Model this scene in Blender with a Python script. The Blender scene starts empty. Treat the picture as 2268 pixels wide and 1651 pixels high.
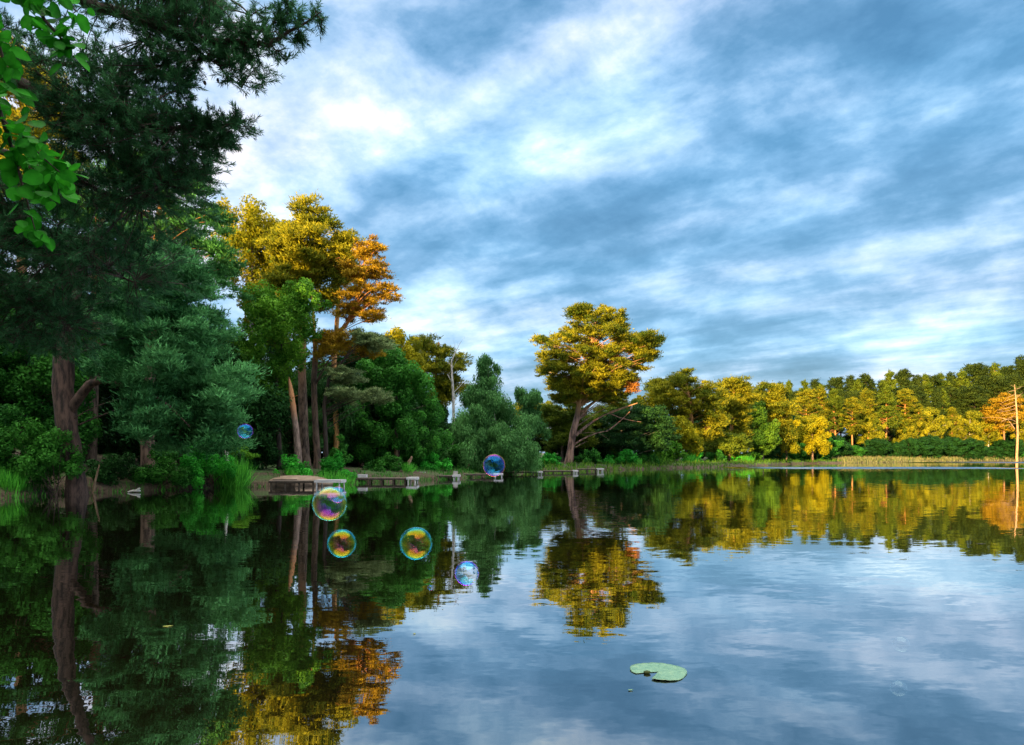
import bpy, math, random
import numpy as np
from mathutils import Vector
SC = bpy.context.scene
COL = SC.collection
F, CX, YH, CH = 1512.0, 1134.0, 1010.0, 1.6      # focal length, image centre, horizon (in photo units), camera height
SUN_A, SUN_E = math.radians(30), math.radians(8)
R = np.random.default_rng(7)

def W(px, py, d):
    return np.array([(px-CX)/F*d, d, CH+(YH-py)/F*d])
def K(v): return v/1.1023                          # full-size pixel -> photo unit

# ------------------------------------------------------------------ materials
def new_mat(name):
    m = bpy.data.materials.new(name); m.use_nodes = True
    nt = m.node_tree; nt.nodes.clear()
    out = nt.nodes.new('ShaderNodeOutputMaterial')
    return m, nt, out
def N(nt, t, **kw):
    n = nt.nodes.new(t)
    for k, v in kw.items():
        if k.startswith('i_'):
            key = k[2:]
            key = int(key) if key.isdigit() else key.replace('_', ' ')
            n.inputs[key].default_value = v
        else: setattr(n, k, v)
    return n
def ramp(nt, stops, interp='LINEAR'):
    n = nt.nodes.new('ShaderNodeValToRGB'); cr = n.color_ramp; cr.interpolation = interp
    while len(cr.elements) > 1: cr.elements.remove(cr.elements[-1])
    cr.elements[0].position = stops[0][0]; cr.elements[0].color = (*stops[0][1], 1)
    for p, c in stops[1:]:
        e = cr.elements.new(p); e.color = (*c, 1)
    return n
def math_n(nt, op, a, b=None, c=None, clamp=False):
    n = nt.nodes.new('ShaderNodeMath'); n.operation = op; n.use_clamp = clamp
    for i, v in enumerate((a, b, c)):
        if v is None: continue
        if isinstance(v, (int, float)): n.inputs[i].default_value = v
        else: nt.links.new(v, n.inputs[i])
    return n.outputs[0]
def vmath(nt, op, a, b=None):
    n = nt.nodes.new('ShaderNodeVectorMath'); n.operation = op
    for i, v in enumerate((a, b)):
        if v is None: continue
        if isinstance(v, (tuple, list)): n.inputs[i].default_value = v
        else: nt.links.new(v, n.inputs[i])
    return n.outputs[1] if op in ('DOT_PRODUCT', 'LENGTH', 'DISTANCE') else n.outputs[0]

_fm = {}
def foliage_mat(name, dark, light, trans=0.25, nscale=.45):
    if name in _fm: return _fm[name]
    m, nt, out = new_mat(name)
    at = N(nt, 'ShaderNodeAttribute', attribute_name='tint')
    tc = N(nt, 'ShaderNodeTexCoord')
    no = N(nt, 'ShaderNodeTexNoise', i_Scale=nscale, i_Detail=3.0)
    nt.links.new(tc.outputs['Object'], no.inputs['Vector'])
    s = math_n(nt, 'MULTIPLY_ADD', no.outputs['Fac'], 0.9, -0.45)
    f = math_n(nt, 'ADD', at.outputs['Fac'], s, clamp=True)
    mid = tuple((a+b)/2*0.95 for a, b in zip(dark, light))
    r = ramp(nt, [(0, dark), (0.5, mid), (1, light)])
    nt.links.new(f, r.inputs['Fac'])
    p = N(nt, 'ShaderNodeBsdfPrincipled', i_Roughness=0.6)
    p.inputs['Specular IOR Level'].default_value = 0.08
    t = N(nt, 'ShaderNodeBsdfTranslucent')
    mx = N(nt, 'ShaderNodeMixShader', i_0=trans)
    nt.links.new(r.outputs[0], p.inputs['Base Color']); nt.links.new(r.outputs[0], t.inputs['Color'])
    nt.links.new(p.outputs[0], mx.inputs[1]); nt.links.new(t.outputs[0], mx.inputs[2])
    nt.links.new(mx.outputs[0], out.inputs[0])
    _fm[name] = m; return m
def bark_mat(name, c1, c2, top=None, z0=4, z1=9, scale=6):
    m, nt, out = new_mat(name)
    tc = N(nt, 'ShaderNodeTexCoord')
    mp = N(nt, 'ShaderNodeMapping'); mp.inputs['Scale'].default_value = (1, 1, 0.25)
    nt.links.new(tc.outputs['Object'], mp.inputs[0])
    no = N(nt, 'ShaderNodeTexNoise', i_Scale=float(scale), i_Detail=5.0, i_Roughness=0.65)
    nt.links.new(mp.outputs[0], no.inputs['Vector'])
    r = ramp(nt, [(0.40, c1), (0.60, c2)])
    nt.links.new(no.outputs['Fac'], r.inputs[0])
    col = r.outputs[0]
    if top:
        sx = N(nt, 'ShaderNodeSeparateXYZ'); nt.links.new(tc.outputs['Object'], sx.inputs[0])
        mr = N(nt, 'ShaderNodeMapRange'); mr.inputs[1].default_value = z0; mr.inputs[2].default_value = z1
        nt.links.new(sx.outputs[2], mr.inputs[0])
        mx = N(nt, 'ShaderNodeMix', data_type='RGBA'); mx.inputs[7].default_value = (*top, 1)
        nt.links.new(mr.outputs[0], mx.inputs[0]); nt.links.new(col, mx.inputs[6]); col = mx.outputs[2]
    p = N(nt, 'ShaderNodeBsdfPrincipled', i_Roughness=0.85)
    b = N(nt, 'ShaderNodeBump', i_Strength=0.8, i_Distance=0.05)
    nt.links.new(no.outputs['Fac'], b.inputs['Height']); nt.links.new(b.outputs[0], p.inputs['Normal'])
    nt.links.new(col, p.inputs['Base Color']); nt.links.new(p.outputs[0], out.inputs[0])
    return m

# ------------------------------------------------------------------ mesh building
def link_mesh(name, me, parent=None, mat=None):
    o = bpy.data.objects.new(name, me); COL.objects.link(o)
    if mat: me.materials.append(mat)
    if parent:
        o.parent = parent
    return o
def raw_mesh(name, V, counts, idx, tint=None, nrm=None, smooth=False):
    me = bpy.data.meshes.new(name)
    V = np.ascontiguousarray(V, dtype=np.float32)
    me.vertices.add(len(V)); me.vertices.foreach_set('co', V.ravel())
    me.loops.add(len(idx)); me.loops.foreach_set('vertex_index', np.ascontiguousarray(idx, dtype=np.int32))
    me.polygons.add(len(counts))
    st = np.concatenate([[0], np.cumsum(counts)[:-1]]).astype(np.int32)
    me.polygons.foreach_set('loop_start', st)
    if smooth: me.polygons.foreach_set('use_smooth', np.ones(len(counts), dtype=bool))
    me.update(calc_edges=True)
    if tint is not None:
        a = me.attributes.new('tint', 'FLOAT', 'POINT'); a.data.foreach_set('value', np.ascontiguousarray(tint, dtype=np.float32))
    if nrm is not None:
        a = me.attributes.new('custom_normal', 'FLOAT_VECTOR', 'POINT')
        a.data.foreach_set('vector', np.ascontiguousarray(nrm, dtype=np.float32).ravel())
    me.update()
    return me
def unit(v): return v/np.maximum(np.linalg.norm(v, axis=-1, keepdims=True), 1e-9)

class Cards:
    """leaf-sized faces"""
    def __init__(s): s.v = []; s.n = []; s.t = []
    def add(s, c, ax, L, Wd, rad, tint):
        n = len(c)
        if n == 0: return
        side = unit(np.cross(ax, rad+R.normal(0, .5, (n, 3))))
        L = np.broadcast_to(L, (n,))[:, None]; Wd = np.broadcast_to(Wd, (n,))[:, None]
        ng = np.cross(side, ax)
        sg = np.where((ng*rad).sum(1) < 0, -1.0, 1.0)[:, None]
        side = side*sg
        q = np.stack([c-ax*L*.5, c+side*Wd*.5-ax*L*.05, c+ax*L*.5, c-side*Wd*.5-ax*L*.05], 1)
        # winding: normal of (v1-v0)x(v2-v0) ~ side x ax
        s.v.append(q); s.n.append(np.repeat(rad[:, None, :], 4, 1)); s.t.append(np.repeat(tint[:, None], 4, 1))
    def count(s): return sum(len(x) for x in s.v)
    def mesh(s, name, origin=(0, 0, 0)):
        V = np.concatenate(s.v).reshape(-1, 3)-np.array(origin); n = len(V)//4
        return raw_mesh(name, V, np.full(n, 4), np.arange(n*4), np.concatenate(s.t).ravel(), np.concatenate(s.n).reshape(-1, 3))

class Tubes:
    def __init__(s): s.V = []; s.F = []; s.n = 0
    def add(s, pts, rad, k=6, wob=0.0):
        pts = np.asarray(pts, float); m = len(pts); rad = np.asarray(rad, float)
        T = unit(np.gradient(pts, axis=0))
        up = np.array([0.13, 0.97, 0.21]); 
        A = unit(np.cross(T, up)); B = np.cross(T, A)
        an = np.arange(k)/k*2*math.pi
        rr = rad[:, None]*(1+wob*R.normal(0, 1, (m, k)))
        ring = pts[:, None]+rr[..., None]*(np.cos(an)[None, :, None]*A[:, None]+np.sin(an)[None, :, None]*B[:, None])
        s.V.append(ring.reshape(-1, 3)); s.V.append(pts[-1:]+T[-1:]*rad[-1]*.6)
        b = s.n
        i = np.arange(m-1)[:, None]*k; j = np.arange(k)[None]; j2 = (j+1) % k
        q = np.stack([b+i+j, b+i+j2, b+i+k+j2, b+i+k+j], -1).reshape(-1, 4)
        tip = b+m*k
        e = np.stack([tip-k+np.arange(k), tip-k+(np.arange(k)+1) % k, np.full(k, tip), np.full(k, tip)], -1)
        s.F.append((q, e)); s.n += m*k+1
    def mesh(s, name, origin=(0, 0, 0)):
        V = np.concatenate(s.V)-np.array(origin)
        q = np.concatenate([f[0] for f in s.F]); t = np.concatenate([f[1] for f in s.F])[:, :3]
        cnt = np.concatenate([np.full(len(q), 4), np.full(len(t), 3)])
        return raw_mesh(name, V, cnt, np.concatenate([q.ravel(), t.ravel()]), smooth=True)

def box(V, Fc, lo, hi, rot=None):
    """append a box to python lists"""
    b = len(V); (x0, y0, z0), (x1, y1, z1) = lo, hi
    V += [(x0,y0,z0),(x1,y0,z0),(x1,y1,z0),(x0,y1,z0),(x0,y0,z1),(x1,y0,z1),(x1,y1,z1),(x0,y1,z1)]
    Fc += [tuple(b+i for i in f) for f in ((0,3,2,1),(4,5,6,7),(0,1,5,4),(1,2,6,5),(2,3,7,6),(3,0,4,7))]
def py_mesh(name, V, Fc, parent=None, mat=None, smooth=False, origin=(0,0,0)):
    me = bpy.data.meshes.new(name)
    me.from_pydata([tuple(np.array(v)-np.array(origin)) for v in V], [], Fc)
    if smooth:
        for p in me.polygons: p.use_smooth = True
    me.update()
    return link_mesh(name, me, parent, mat)
def thing(name, label, cat, loc=(0, 0, 0), group=None):
    o = bpy.data.objects.new(name, None); COL.objects.link(o); o.location = tuple(float(x) for x in loc)
    o.empty_display_size = .3
    o['label'] = label; o['category'] = cat
    if group: o['group'] = group
    return o
def tag(o, label=None, cat=None, group=None, kind=None):
    if label: o['label'] = label
    if cat: o['category'] = cat
    if group: o['group'] = group
    if kind: o['kind'] = kind
    return o

# ------------------------------------------------------------------ terrain
SHORE = [(-19.4,25.5),(-18.8,29.5),(-16.5,31.6),(-15.4,33.2),(-13.8,35.0),(-12.6,36.3),(-11.6,37.0),(-10.2,38.0),(-9.0,40.5),(-7.2,43.6),(-4.6,46.5),(-3.6,50.2),(-1.0,55.5),(.6,62),
 (3.2,66.5),(6.4,73.5),(9.4,76.5),(14.4,80.5),(18.6,86),(26,93),(34,100),(42,112),(50,126),(60,138),(73,149),(95,167),(122,187),(154,205),(190,222),
 (235,215),(265,150),(250,60),(200,0),(120,-20),(60,-14),(20,-5),(6,-.6),(0,1.1),(-3,1.5),(-6,3),(-9,8),(-14,14),(-19,21)]
CEN = np.array([34.0, 52.0])
def _shore_polar():
    P = np.array(SHORE)-CEN
    a = np.arctan2(P[:, 1], P[:, 0]); r = np.hypot(P[:, 0], P[:, 1])
    o = np.argsort(a); return a[o], r[o]
SA, SR = _shore_polar()
def shore_r(a):
    r = np.interp(a, np.concatenate([SA[-1:]-2*math.pi, SA, SA[:1]+2*math.pi]), np.concatenate([SR[-1:], SR, SR[:1]]))
    return r + .25*np.sin(a*61)+.15*np.sin(a*143+1)+.1*np.sin(a*390+2)
def prof(s, a):
    s = np.asarray(s, float)
    z = np.interp(s, [-3, -.4, 0, .25, .8, 2.5, 8, 25, 60, 140, 400], [-.8, -.15, -.02, .16, .3, .5, .7, 1.1, 1.8, 2.5, 3])
    hill = np.exp(-((a-.50)/.32)**2)                # ground rises behind the far shore, to the right
    back = np.exp(-((a+2.35)/.55)**2)              # and behind the photographer
    z = z+hill*np.interp(s, [0, 15, 60, 140], [0, .3, 4, 9])+back*np.interp(s, [0, 12, 45, 90], [0, .5, 8, 12])
    return z
def gz(x, y):
    dx, dy = x-CEN[0], y-CEN[1]; a = math.atan2(dy, dx)
    return float(prof(math.hypot(dx, dy)-float(shore_r(a)), a))

def build_ground():
    na = 1400
    dense = np.linspace(-math.pi, math.pi, na, endpoint=False)
    offs = np.array([-3, -1, -.4, -.15, 0, .12, .25, .5, .8, 1.4, 2.5, 4, 6, 9, 14, 22, 35, 60, 100, 160, 300, 900, 3000.])
    a = dense[:, None]; r = shore_r(dense)[:, None]+offs[None]
    z = prof(np.broadcast_to(offs, (na, len(offs))), a)
    x = CEN[0]+r*np.cos(a); y = CEN[1]+r*np.sin(a)
    bump = (np.sin(x*2.3+np.sin(y*1.7)*2)*np.sin(y*2.9+np.sin(x*1.3))*.06+np.sin(x*7+y*5)*.015)*np.clip(offs/1.0, 0, 1)[None]
    z = z+bump
    V = np.stack([x, y, z], -1).reshape(-1, 3); m = len(offs)
    i = np.arange(na)[:, None]*m; i2 = ((np.arange(na)+1) % na)[:, None]*m; j = np.arange(m-1)[None]
    q = np.stack([i+j, i+j+1, i2+j+1, i2+j], -1).reshape(-1, 4)
    # floor of the pond
    rim = np.arange(na)*m
    V = np.concatenate([V, [[CEN[0], CEN[1], -1.5]]]); c = len(V)-1
    t = np.stack([np.full(na, c), rim, np.roll(rim, -1)], -1)
    me = raw_mesh('ground', V, np.concatenate([np.full(len(q), 4), np.full(na, 3)]), np.concatenate([q.ravel(), t.ravel()]), smooth=True)
    m_, nt, out = new_mat('earth_and_grass')
    tc = N(nt, 'ShaderNodeTexCoord')
    n1 = N(nt, 'ShaderNodeTexNoise', i_Scale=0.5, i_Detail=6.0); n2 = N(nt, 'ShaderNodeTexNoise', i_Scale=9.0, i_Detail=6.0)
    for n in (n1, n2): nt.links.new(tc.outputs['Object'], n.inputs['Vector'])
    r1 = ramp(nt, [(0.3, (.035, .022, .013)), (0.5, (.07, .045, .028)), (0.7, (.11, .08, .05))]); nt.links.new(n2.outputs[0], r1.inputs[0])
    r2 = ramp(nt, [(0.3, (.02, .06, .01)), (0.7, (.07, .13, .03))]); nt.links.new(n2.outputs[0], r2.inputs[0])
    sx = N(nt, 'ShaderNodeSeparateXYZ'); nt.links.new(tc.outputs['Object'], sx.inputs[0])
    mr = N(nt, 'ShaderNodeMapRange'); mr.inputs[1].default_value = .18; mr.inputs[2].default_value = .5; nt.links.new(sx.outputs[2], mr.inputs[0])
    f = math_n(nt, 'MULTIPLY', mr.outputs[0], ramp_out(nt, n1.outputs[0], .42, .58))
    mx = N(nt, 'ShaderNodeMix', data_type='RGBA'); nt.links.new(f, mx.inputs[0]); nt.links.new(r1.outputs[0], mx.inputs[6]); nt.links.new(r2.outputs[0], mx.inputs[7])
    p = N(nt, 'ShaderNodeBsdfPrincipled', i_Roughness=.95)
    b = N(nt, 'ShaderNodeBump', i_Strength=.6, i_Distance=.05); nt.links.new(n2.outputs[0], b.inputs['Height']); nt.links.new(b.outputs[0], p.inputs['Normal'])
    nt.links.new(mx.outputs[2], p.inputs['Base Color']); nt.links.new(p.outputs[0], out.inputs[0])
    tag(link_mesh('ground', me, None, m_), kind='structure')
def ramp_out(nt, sock, a, b):
    mr = N(nt, 'ShaderNodeMapRange'); mr.inputs[1].default_value = a; mr.inputs[2].default_value = b
    nt.links.new(sock, mr.inputs[0]); return mr.outputs[0]
build_ground()

# ------------------------------------------------------------------ water
def build_water():
    V = [(-60, -60, 0), (330, -60, 0), (330, 330, 0), (-60, 330, 0)]
    m, nt, out = new_mat('pond_water')
    tc = N(nt, 'ShaderNodeTexCoord')
    def slopes(sc, det, sx, sy):
        mp = N(nt, 'ShaderNodeMapping'); mp.inputs['Scale'].default_value = sc
        nt.links.new(tc.outputs['Object'], mp.inputs[0])
        n = N(nt, 'ShaderNodeTexNoise', i_Scale=1.0, i_Detail=det); nt.links.new(mp.outputs[0], n.inputs['Vector'])
        v = vmath(nt, 'SUBTRACT', n.outputs['Color'], (.5, .5, .5))
        return vmath(nt, 'MULTIPLY', v, (sx, sy, 0))
    s1 = slopes((.35, .9, 1), 2.0, .004, .016)
    s2 = slopes((2.2, 5.5, 1), 2.0, .008, .028)
    s3 = slopes((11, 24, 1), 1.0, .003, .010)
    # calmer and more ruffled areas
    mp = N(nt, 'ShaderNodeMapping'); mp.inputs['Scale'].default_value = (.05, .16, 1)
    nt.links.new(tc.outputs['Object'], mp.inputs[0])
    nz = N(nt, 'ShaderNodeTexNoise', i_Scale=1.0, i_Detail=3.0); nt.links.new(mp.outputs[0], nz.inputs['Vector'])
    calm = math_n(nt, 'MULTIPLY_ADD', ramp_out(nt, nz.outputs[0], .35, .65), .9, .45)
    s = vmath(nt, 'ADD', vmath(nt, 'ADD', s1, s2), s3)
    sc = N(nt, 'ShaderNodeVectorMath', operation='SCALE'); nt.links.new(s, sc.inputs[0]); nt.links.new(calm, sc.inputs[3])
    # wind-ruffled streaks far out
    sp = N(nt, 'ShaderNodeSeparateXYZ'); nt.links.new(tc.outputs['Object'], sp.inputs[0])
    wob = N(nt, 'ShaderNodeTexNoise', i_Scale=.06, i_Detail=4.0); nt.links.new(tc.outputs['Object'], wob.inputs['Vector'])
    yy = math_n(nt, 'ADD', sp.outputs[1], math_n(nt, 'MULTIPLY_ADD', wob.outputs[0], 8.0, -4.0))
    def band(y0, hw, x0, x1, soft):
        a = math_n(nt, 'SUBTRACT', 1.0, math_n(nt, 'DIVIDE', math_n(nt, 'ABSOLUTE', math_n(nt, 'SUBTRACT', yy, y0)), hw), clamp=True)
        a = math_n(nt, 'MULTIPLY', a, 2.5, clamp=True)
        mr = N(nt, 'ShaderNodeMapRange'); mr.inputs[1].default_value = x0; mr.inputs[2].default_value = x0+soft; nt.links.new(sp.outputs[0], mr.inputs[0])
        mr2 = N(nt, 'ShaderNodeMapRange'); mr2.inputs[1].default_value = x1; mr2.inputs[2].default_value = x1+soft
        mr2.inputs[3].default_value = 1; mr2.inputs[4].default_value = 0; nt.links.new(sp.outputs[0], mr2.inputs[0])
        return math_n(nt, 'MULTIPLY', math_n(nt, 'MULTIPLY', a, mr.outputs[0]), mr2.outputs[0])
    b = math_n(nt, 'MAXIMUM', band(91, 8, 27, 60, 9), band(166, 22, 85, 400, 35))
    s4 = slopes((1.5, 3.0, 1), 2.0, .25, 1.0)
    sb = N(nt, 'ShaderNodeVectorMath', operation='SCALE'); nt.links.new(s4, sb.inputs[0]); nt.links.new(b, sb.inputs[3])
    lift = N(nt, 'ShaderNodeVectorMath', operation='SCALE'); lift.inputs[0].default_value = (0, -.32, 0); nt.links.new(b, lift.inputs[3])
    tot = vmath(nt, 'ADD', vmath(nt, 'ADD', vmath(nt, 'ADD', sc.outputs[0], sb.outputs[0]), lift.outputs[0]), (0, 0, 1))
    nrm = vmath(nt, 'NORMALIZE', tot)
    lw = N(nt, 'ShaderNodeLayerWeight'); lw.inputs['Blend'].default_value = .5; nt.links.new(nrm, lw.inputs['Normal'])
    fr = math_n(nt, 'POWER', lw.outputs['Facing'], 1.95)
    p = N(nt, 'ShaderNodeBsdfGlossy', i_Roughness=.0); p.inputs['Color'].default_value = (.97, .98, 1, 1); nt.links.new(nrm, p.inputs['Normal'])
    df = N(nt, 'ShaderNodeBsdfDiffuse'); df.inputs['Color'].default_value = (.006, .005, .002, 1)
    mw = N(nt, 'ShaderNodeMixShader'); nt.links.new(fr, mw.inputs[0]); nt.links.new(df.outputs[0], mw.inputs[1]); nt.links.new(p.outputs[0], mw.inputs[2])
    nt.links.new(mw.outputs[0], out.inputs[0])
    o = py_mesh('water', V, [(0, 1, 2, 3)], None, m); tag(o, kind='structure')
build_water()

# ------------------------------------------------------------------ foliage clumps
def sph(n):
    return unit(R.normal(0, 1, (n, 3)))
def clump(C, c, r, flat, n, L, Wd, style, tint, density_in=.35):
    """one clump of foliage around c"""
    if r > .25 and n > 60:
        # break the clump into a few unequal, tilted lobes
        m = int(R.integers(3, 6)) if style != 'pine' else int(R.integers(4, 8)); tl = R.normal(0, .28, 2)
        w = R.dirichlet(np.full(m, 3.0))
        for k in range(m):
            o = sph(1)[0]*R.uniform(.35, .95 if style == 'pine' else .75)*r*np.array([1, 1, flat]); o[2] += tl[0]*o[0]+tl[1]*o[1]
            nk = int(n*w[k]); rk = r*(.42+.35*w[k]*m/2)
            if nk > 0: _lobe(C, c+o, rk, min(1, flat*1.25), nk, L, Wd, style, tint+R.normal(0, .08), density_in)
        return
    _lobe(C, c, r, flat, n, L, Wd, style, tint, density_in)
def _lobe(C, c, r, flat, n, L, Wd, style, tint, density_in):
    d = sph(n)
    if style == 'pine':
        d[:, 2] = np.where((d[:, 2] < 0) & (R.random(n) < .75), -d[:, 2], d[:, 2])
        rad = np.abs(R.normal(.72, .34, n))
        e = np.array([R.uniform(.8, 1.35), R.uniform(.8, 1.35), flat*.72])*r
        P = c+d*rad[:, None]*e
        P[:, 2] += .12*r*np.sin(P[:, 0]*3.1/r)*np.cos(P[:, 1]*2.7/r)
        nr = unit(d*np.array([1, 1, 1.15])+np.array([0, 0, .22])+R.normal(0, .55, (n, 3)))
        ax = unit(d*np.array([.9, .9, .5])+np.array([0, 0, .40])+R.normal(0, .45, (n, 3)))
        L = L*1.25; Wd = Wd*.80
    elif style == 'droop':
        rad = np.sqrt(R.random(n))
        P = c+d*rad[:, None]*np.array([r, r, r*flat])
        P[:, 2] -= R.random(n)**1.5*r*.8
        nr = unit(d+np.array([0, 0, .3])+R.normal(0, .45, (n, 3)))
        ax = unit(np.array([0, 0, -1.0])+R.normal(0, .35, (n, 3)))
    else:
        rad = np.cbrt(R.random(n)*(1-density_in)+density_in)*(1+R.normal(0, .08, n))
        P = c+d*rad[:, None]*np.array([r, r, r*flat])
        nr = unit(d+np.array([0, 0, .3])+R.normal(0, .45, (n, 3)))
        ax = sph(n)
    ax = unit(ax-nr*(ax*nr).sum(1)[:, None]*(.15 if style == 'pine' else .6))
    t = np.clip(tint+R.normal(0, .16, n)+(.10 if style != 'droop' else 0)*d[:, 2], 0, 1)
    C.add(P, ax, L*R.uniform(.7, 1.3, n), Wd*R.uniform(.7, 1.3, n), nr, t)

def inside(poly, p):
    x, y = p; c = False; n = len(poly); j = n-1
    for i in range(n):
        xi, yi = poly[i]; xj, yj = poly[j]
        if (yi > y) != (yj > y) and x < (xj-xi)*(y-yi)/(yj-yi)+xi: c = not c
        j = i
    return c
def row_span(poly, y):
    xs = []; n = len(poly)
    for i in range(n):
        (x0, y0), (x1, y1) = poly[i], poly[(i+1) % n]
        if (y0 > y) != (y1 > y): xs.append(x0+(x1-x0)*(y-y0)/(y1-y0))
    return (min(xs), max(xs)) if xs else None
def sample_crown(poly, d, r, dens, deep=.9):
    """clump centres filling a crown with the given outline, as deep as it is wide"""
    xs = [p[0] for p in poly]; ys = [p[1] for p in poly]
    A = abs(sum(poly[i][0]*poly[(i+1) % len(poly)][1]-poly[(i+1) % len(poly)][0]*poly[i][1] for i in range(len(poly))))/2*(d/F)**2
    n = max(3, int(A/(math.pi*r*r)*dens)); out = []; tries = 0
    rp = r/d*F*.55
    wmax = (max(xs)-min(xs))/F*d/2
    while len(out) < n and tries < n*60:
        tries += 1
        x, y = R.uniform(min(xs), max(xs)), R.uniform(min(ys), max(ys))
        if not inside(poly, (x, y)): continue
        if tries < n*45 and not all(inside(poly, (x+sx*rp, y+sy*rp*.6)) for sx, sy in ((1,0),(-1,0),(0,1),(0,-1))): continue
        a, b = row_span(poly, y); hw = max((b-a)/2, 1); k = (x-(a+b)/2)/hw
        off = R.uniform(-1, 1)*max(.15, math.sqrt(max(0, 1-k*k)))*min(hw/F*d, wmax)*deep
        P = W(x, y, d); P[1] += off
        if tries < n*30 and any(np.linalg.norm((P-q)*[1, 1, 1.6]) < r*.6 for q in out): continue
        out.append(P)
    return out
def bend(a, b, lift, n=6):
    t = np.linspace(0, 1, n)[:, None]; a = np.asarray(a); b = np.asarray(b)
    m = (a+b)/2+np.array([0, 0, lift])+R.normal(0, np.linalg.norm(b-a)*.05, 3)
    return (1-t)**2*a+2*t*(1-t)*m+t*t*b
def trunk_at(path, z):
    P = np.array([p[:3] for p in path]); r = np.array([p[3] for p in path])
    z = min(max(z, P[0, 2]), P[-1, 2])
    return np.array([np.interp(z, P[:, 2], P[:, 0]), np.interp(z, P[:, 2], P[:, 1]), z]), float(np.interp(z, P[:, 2], r))

BARK = bark_mat('pine_bark', (.035, .02, .015), (.22, .14, .10), top=(.36, .17, .07), z0=5, z1=9)
BARK_DARK = bark_mat('dark_bark', (.022, .014, .01), (.07, .045, .032))
BARK_GREY = bark_mat('grey_bark', (.09, .08, .07), (.25, .22, .19))
BARK_PINK = bark_mat('pink_pine_bark', (.13, .075, .055), (.34, .22, .17), top=(.48, .20, .08), z0=5.0, z1=7.2, scale=9)
BARK_WHITE = bark_mat('birch_bark', (.30, .27, .24), (.62, .58, .54))
WOOD_DEAD = bark_mat('dead_wood', (.20, .12, .07), (.42, .27, .17))

def outline_tree(name, label, cat, polys, d, trunk, style, r, dens, L, Wd, mat, n_per=None, flat=None, bark=None, limbs=.4,
                 tint=(.3, .7), group=None, deep=.9, extra=None, limb_r=.05, cover=2.0, din=.35):
    """trunk: list of (px,py,radius m[,depth offset])"""
    path = []
    for i, t in enumerate(trunk):
        p = W(t[0], t[1], d); p[1] += (t[3] if len(t) > 3 else 0); path.append((*p, t[2]))
    base = np.array(path[0][:3]); g = gz(base[0], base[1])
    if base[2] > g-.1: path.insert(0, (base[0], base[1], g-.15, path[0][3]*1.25)); base = np.array(path[0][:3])
    base = np.array([base[0], base[1], g])
    root = thing(name, label, cat, base, group)
    T = Tubes(); P = np.array(path)
    # densify the trunk path
    tt = np.linspace(0, len(P)-1, (len(P)-1)*4+1); Q = np.stack([np.interp(tt, np.arange(len(P)), P[:, k]) for k in range(4)], 1)
    wv = np.sin(tt*2.1+d)*Q[:, 3]*.10
    Q[:, 0] += wv
    T.add(Q[:, :3], Q[:, 3], 10, .04)
    C = Cards(); fl = flat*1.25 if flat is not None else (.52 if style == 'pine' else .85)
    dens *= 2.3 if style == 'pine' else 1.6
    if isinstance(polys[0][0], (int, float)): polys = [polys]
    for poly in polys:
        pads = sample_crown(poly, d, r, dens, deep)
        for c in pads:
            rr = r*R.choice([.5, .7, .9, 1.1, 1.45])
            n = n_per or int(cover*4*math.pi*rr*rr*(.35+.65*fl)/(L*Wd*.5)*.5)
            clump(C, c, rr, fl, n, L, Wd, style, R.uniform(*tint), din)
            if R.random() < limbs:
                hd = math.hypot(c[0]-base[0], c[1]-base[1])
                q, tr = trunk_at(path, c[2]-hd*R.uniform(.25, .6))
                k = min(tr*.3, limb_r*(.3+.10*np.linalg.norm(c-q)))
                T.add(bend(q, c-np.array([0, 0, rr*fl*.3]), .12*hd if style == 'pine' else -.02*hd, 7), np.linspace(k, .012, 7), 5)
    if extra: extra(T, C, path, base, root)
    link_mesh('trunk', T.mesh('trunk', base), root, bark or BARK)
    link_mesh('crown', C.mesh('crown', base), root, mat)
    return root

# foliage colours
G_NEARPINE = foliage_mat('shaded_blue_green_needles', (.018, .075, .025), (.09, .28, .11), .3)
G_BLUEPINE = foliage_mat('blue_green_needles', (.010, .085, .018), (.125, .39, .125), .3)
G_DARKPINE = foliage_mat('dark_green_needles', (.018, .085, .018), (.09, .30, .07), .25)
G_GOLDPINE = foliage_mat('yellow_green_needles', (.07, .12, .010), (.38, .35, .018), .35)
G_OLIVE = foliage_mat('olive_needles', (.06, .11, .012), (.20, .26, .02), .3)
G_SAGE = foliage_mat('sage_needles', (.07, .13, .04), (.32, .42, .17), .25)
G_RUST = foliage_mat('rusty_needles', (.26, .14, .012), (.50, .33, .02), .3)
G_RED = foliage_mat('dead_red_needles', (.38, .13, .03), (.55, .26, .06), .3)
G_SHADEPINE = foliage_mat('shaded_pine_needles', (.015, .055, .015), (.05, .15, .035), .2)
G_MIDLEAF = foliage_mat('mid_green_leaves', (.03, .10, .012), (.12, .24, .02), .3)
G_FARDARK = foliage_mat('far_shadow_dark_needles', (.016, .038, .008), (.08, .12, .018), .2)  # needle colour lowered to stand in for shadow between the far trees
G_YELLOW = foliage_mat('yellow_leaves', (.16, .19, .01), (.46, .40, .012), .4)
G_LIME = foliage_mat('lime_leaves', (.05, .18, .015), (.18, .42, .03), .35)
G_LEAF = foliage_mat('green_leaves', (.015, .09, .012), (.075, .30, .035), .3)
G_BRIGHT = foliage_mat('bright_green_leaves', (.02, .20, .02), (.08, .55, .05), .35)
G_BIRCH = foliage_mat('birch_leaves', (.028, .10, .024), (.11, .30, .08), .35)
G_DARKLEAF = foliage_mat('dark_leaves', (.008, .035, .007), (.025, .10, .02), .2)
G_REED = foliage_mat('reed_blades', (.03, .22, .02), (.12, .52, .04), .35)
G_GRASS = foliage_mat('pale_bank_grass', (.10, .13, .035), (.30, .27, .12), .3)
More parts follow.
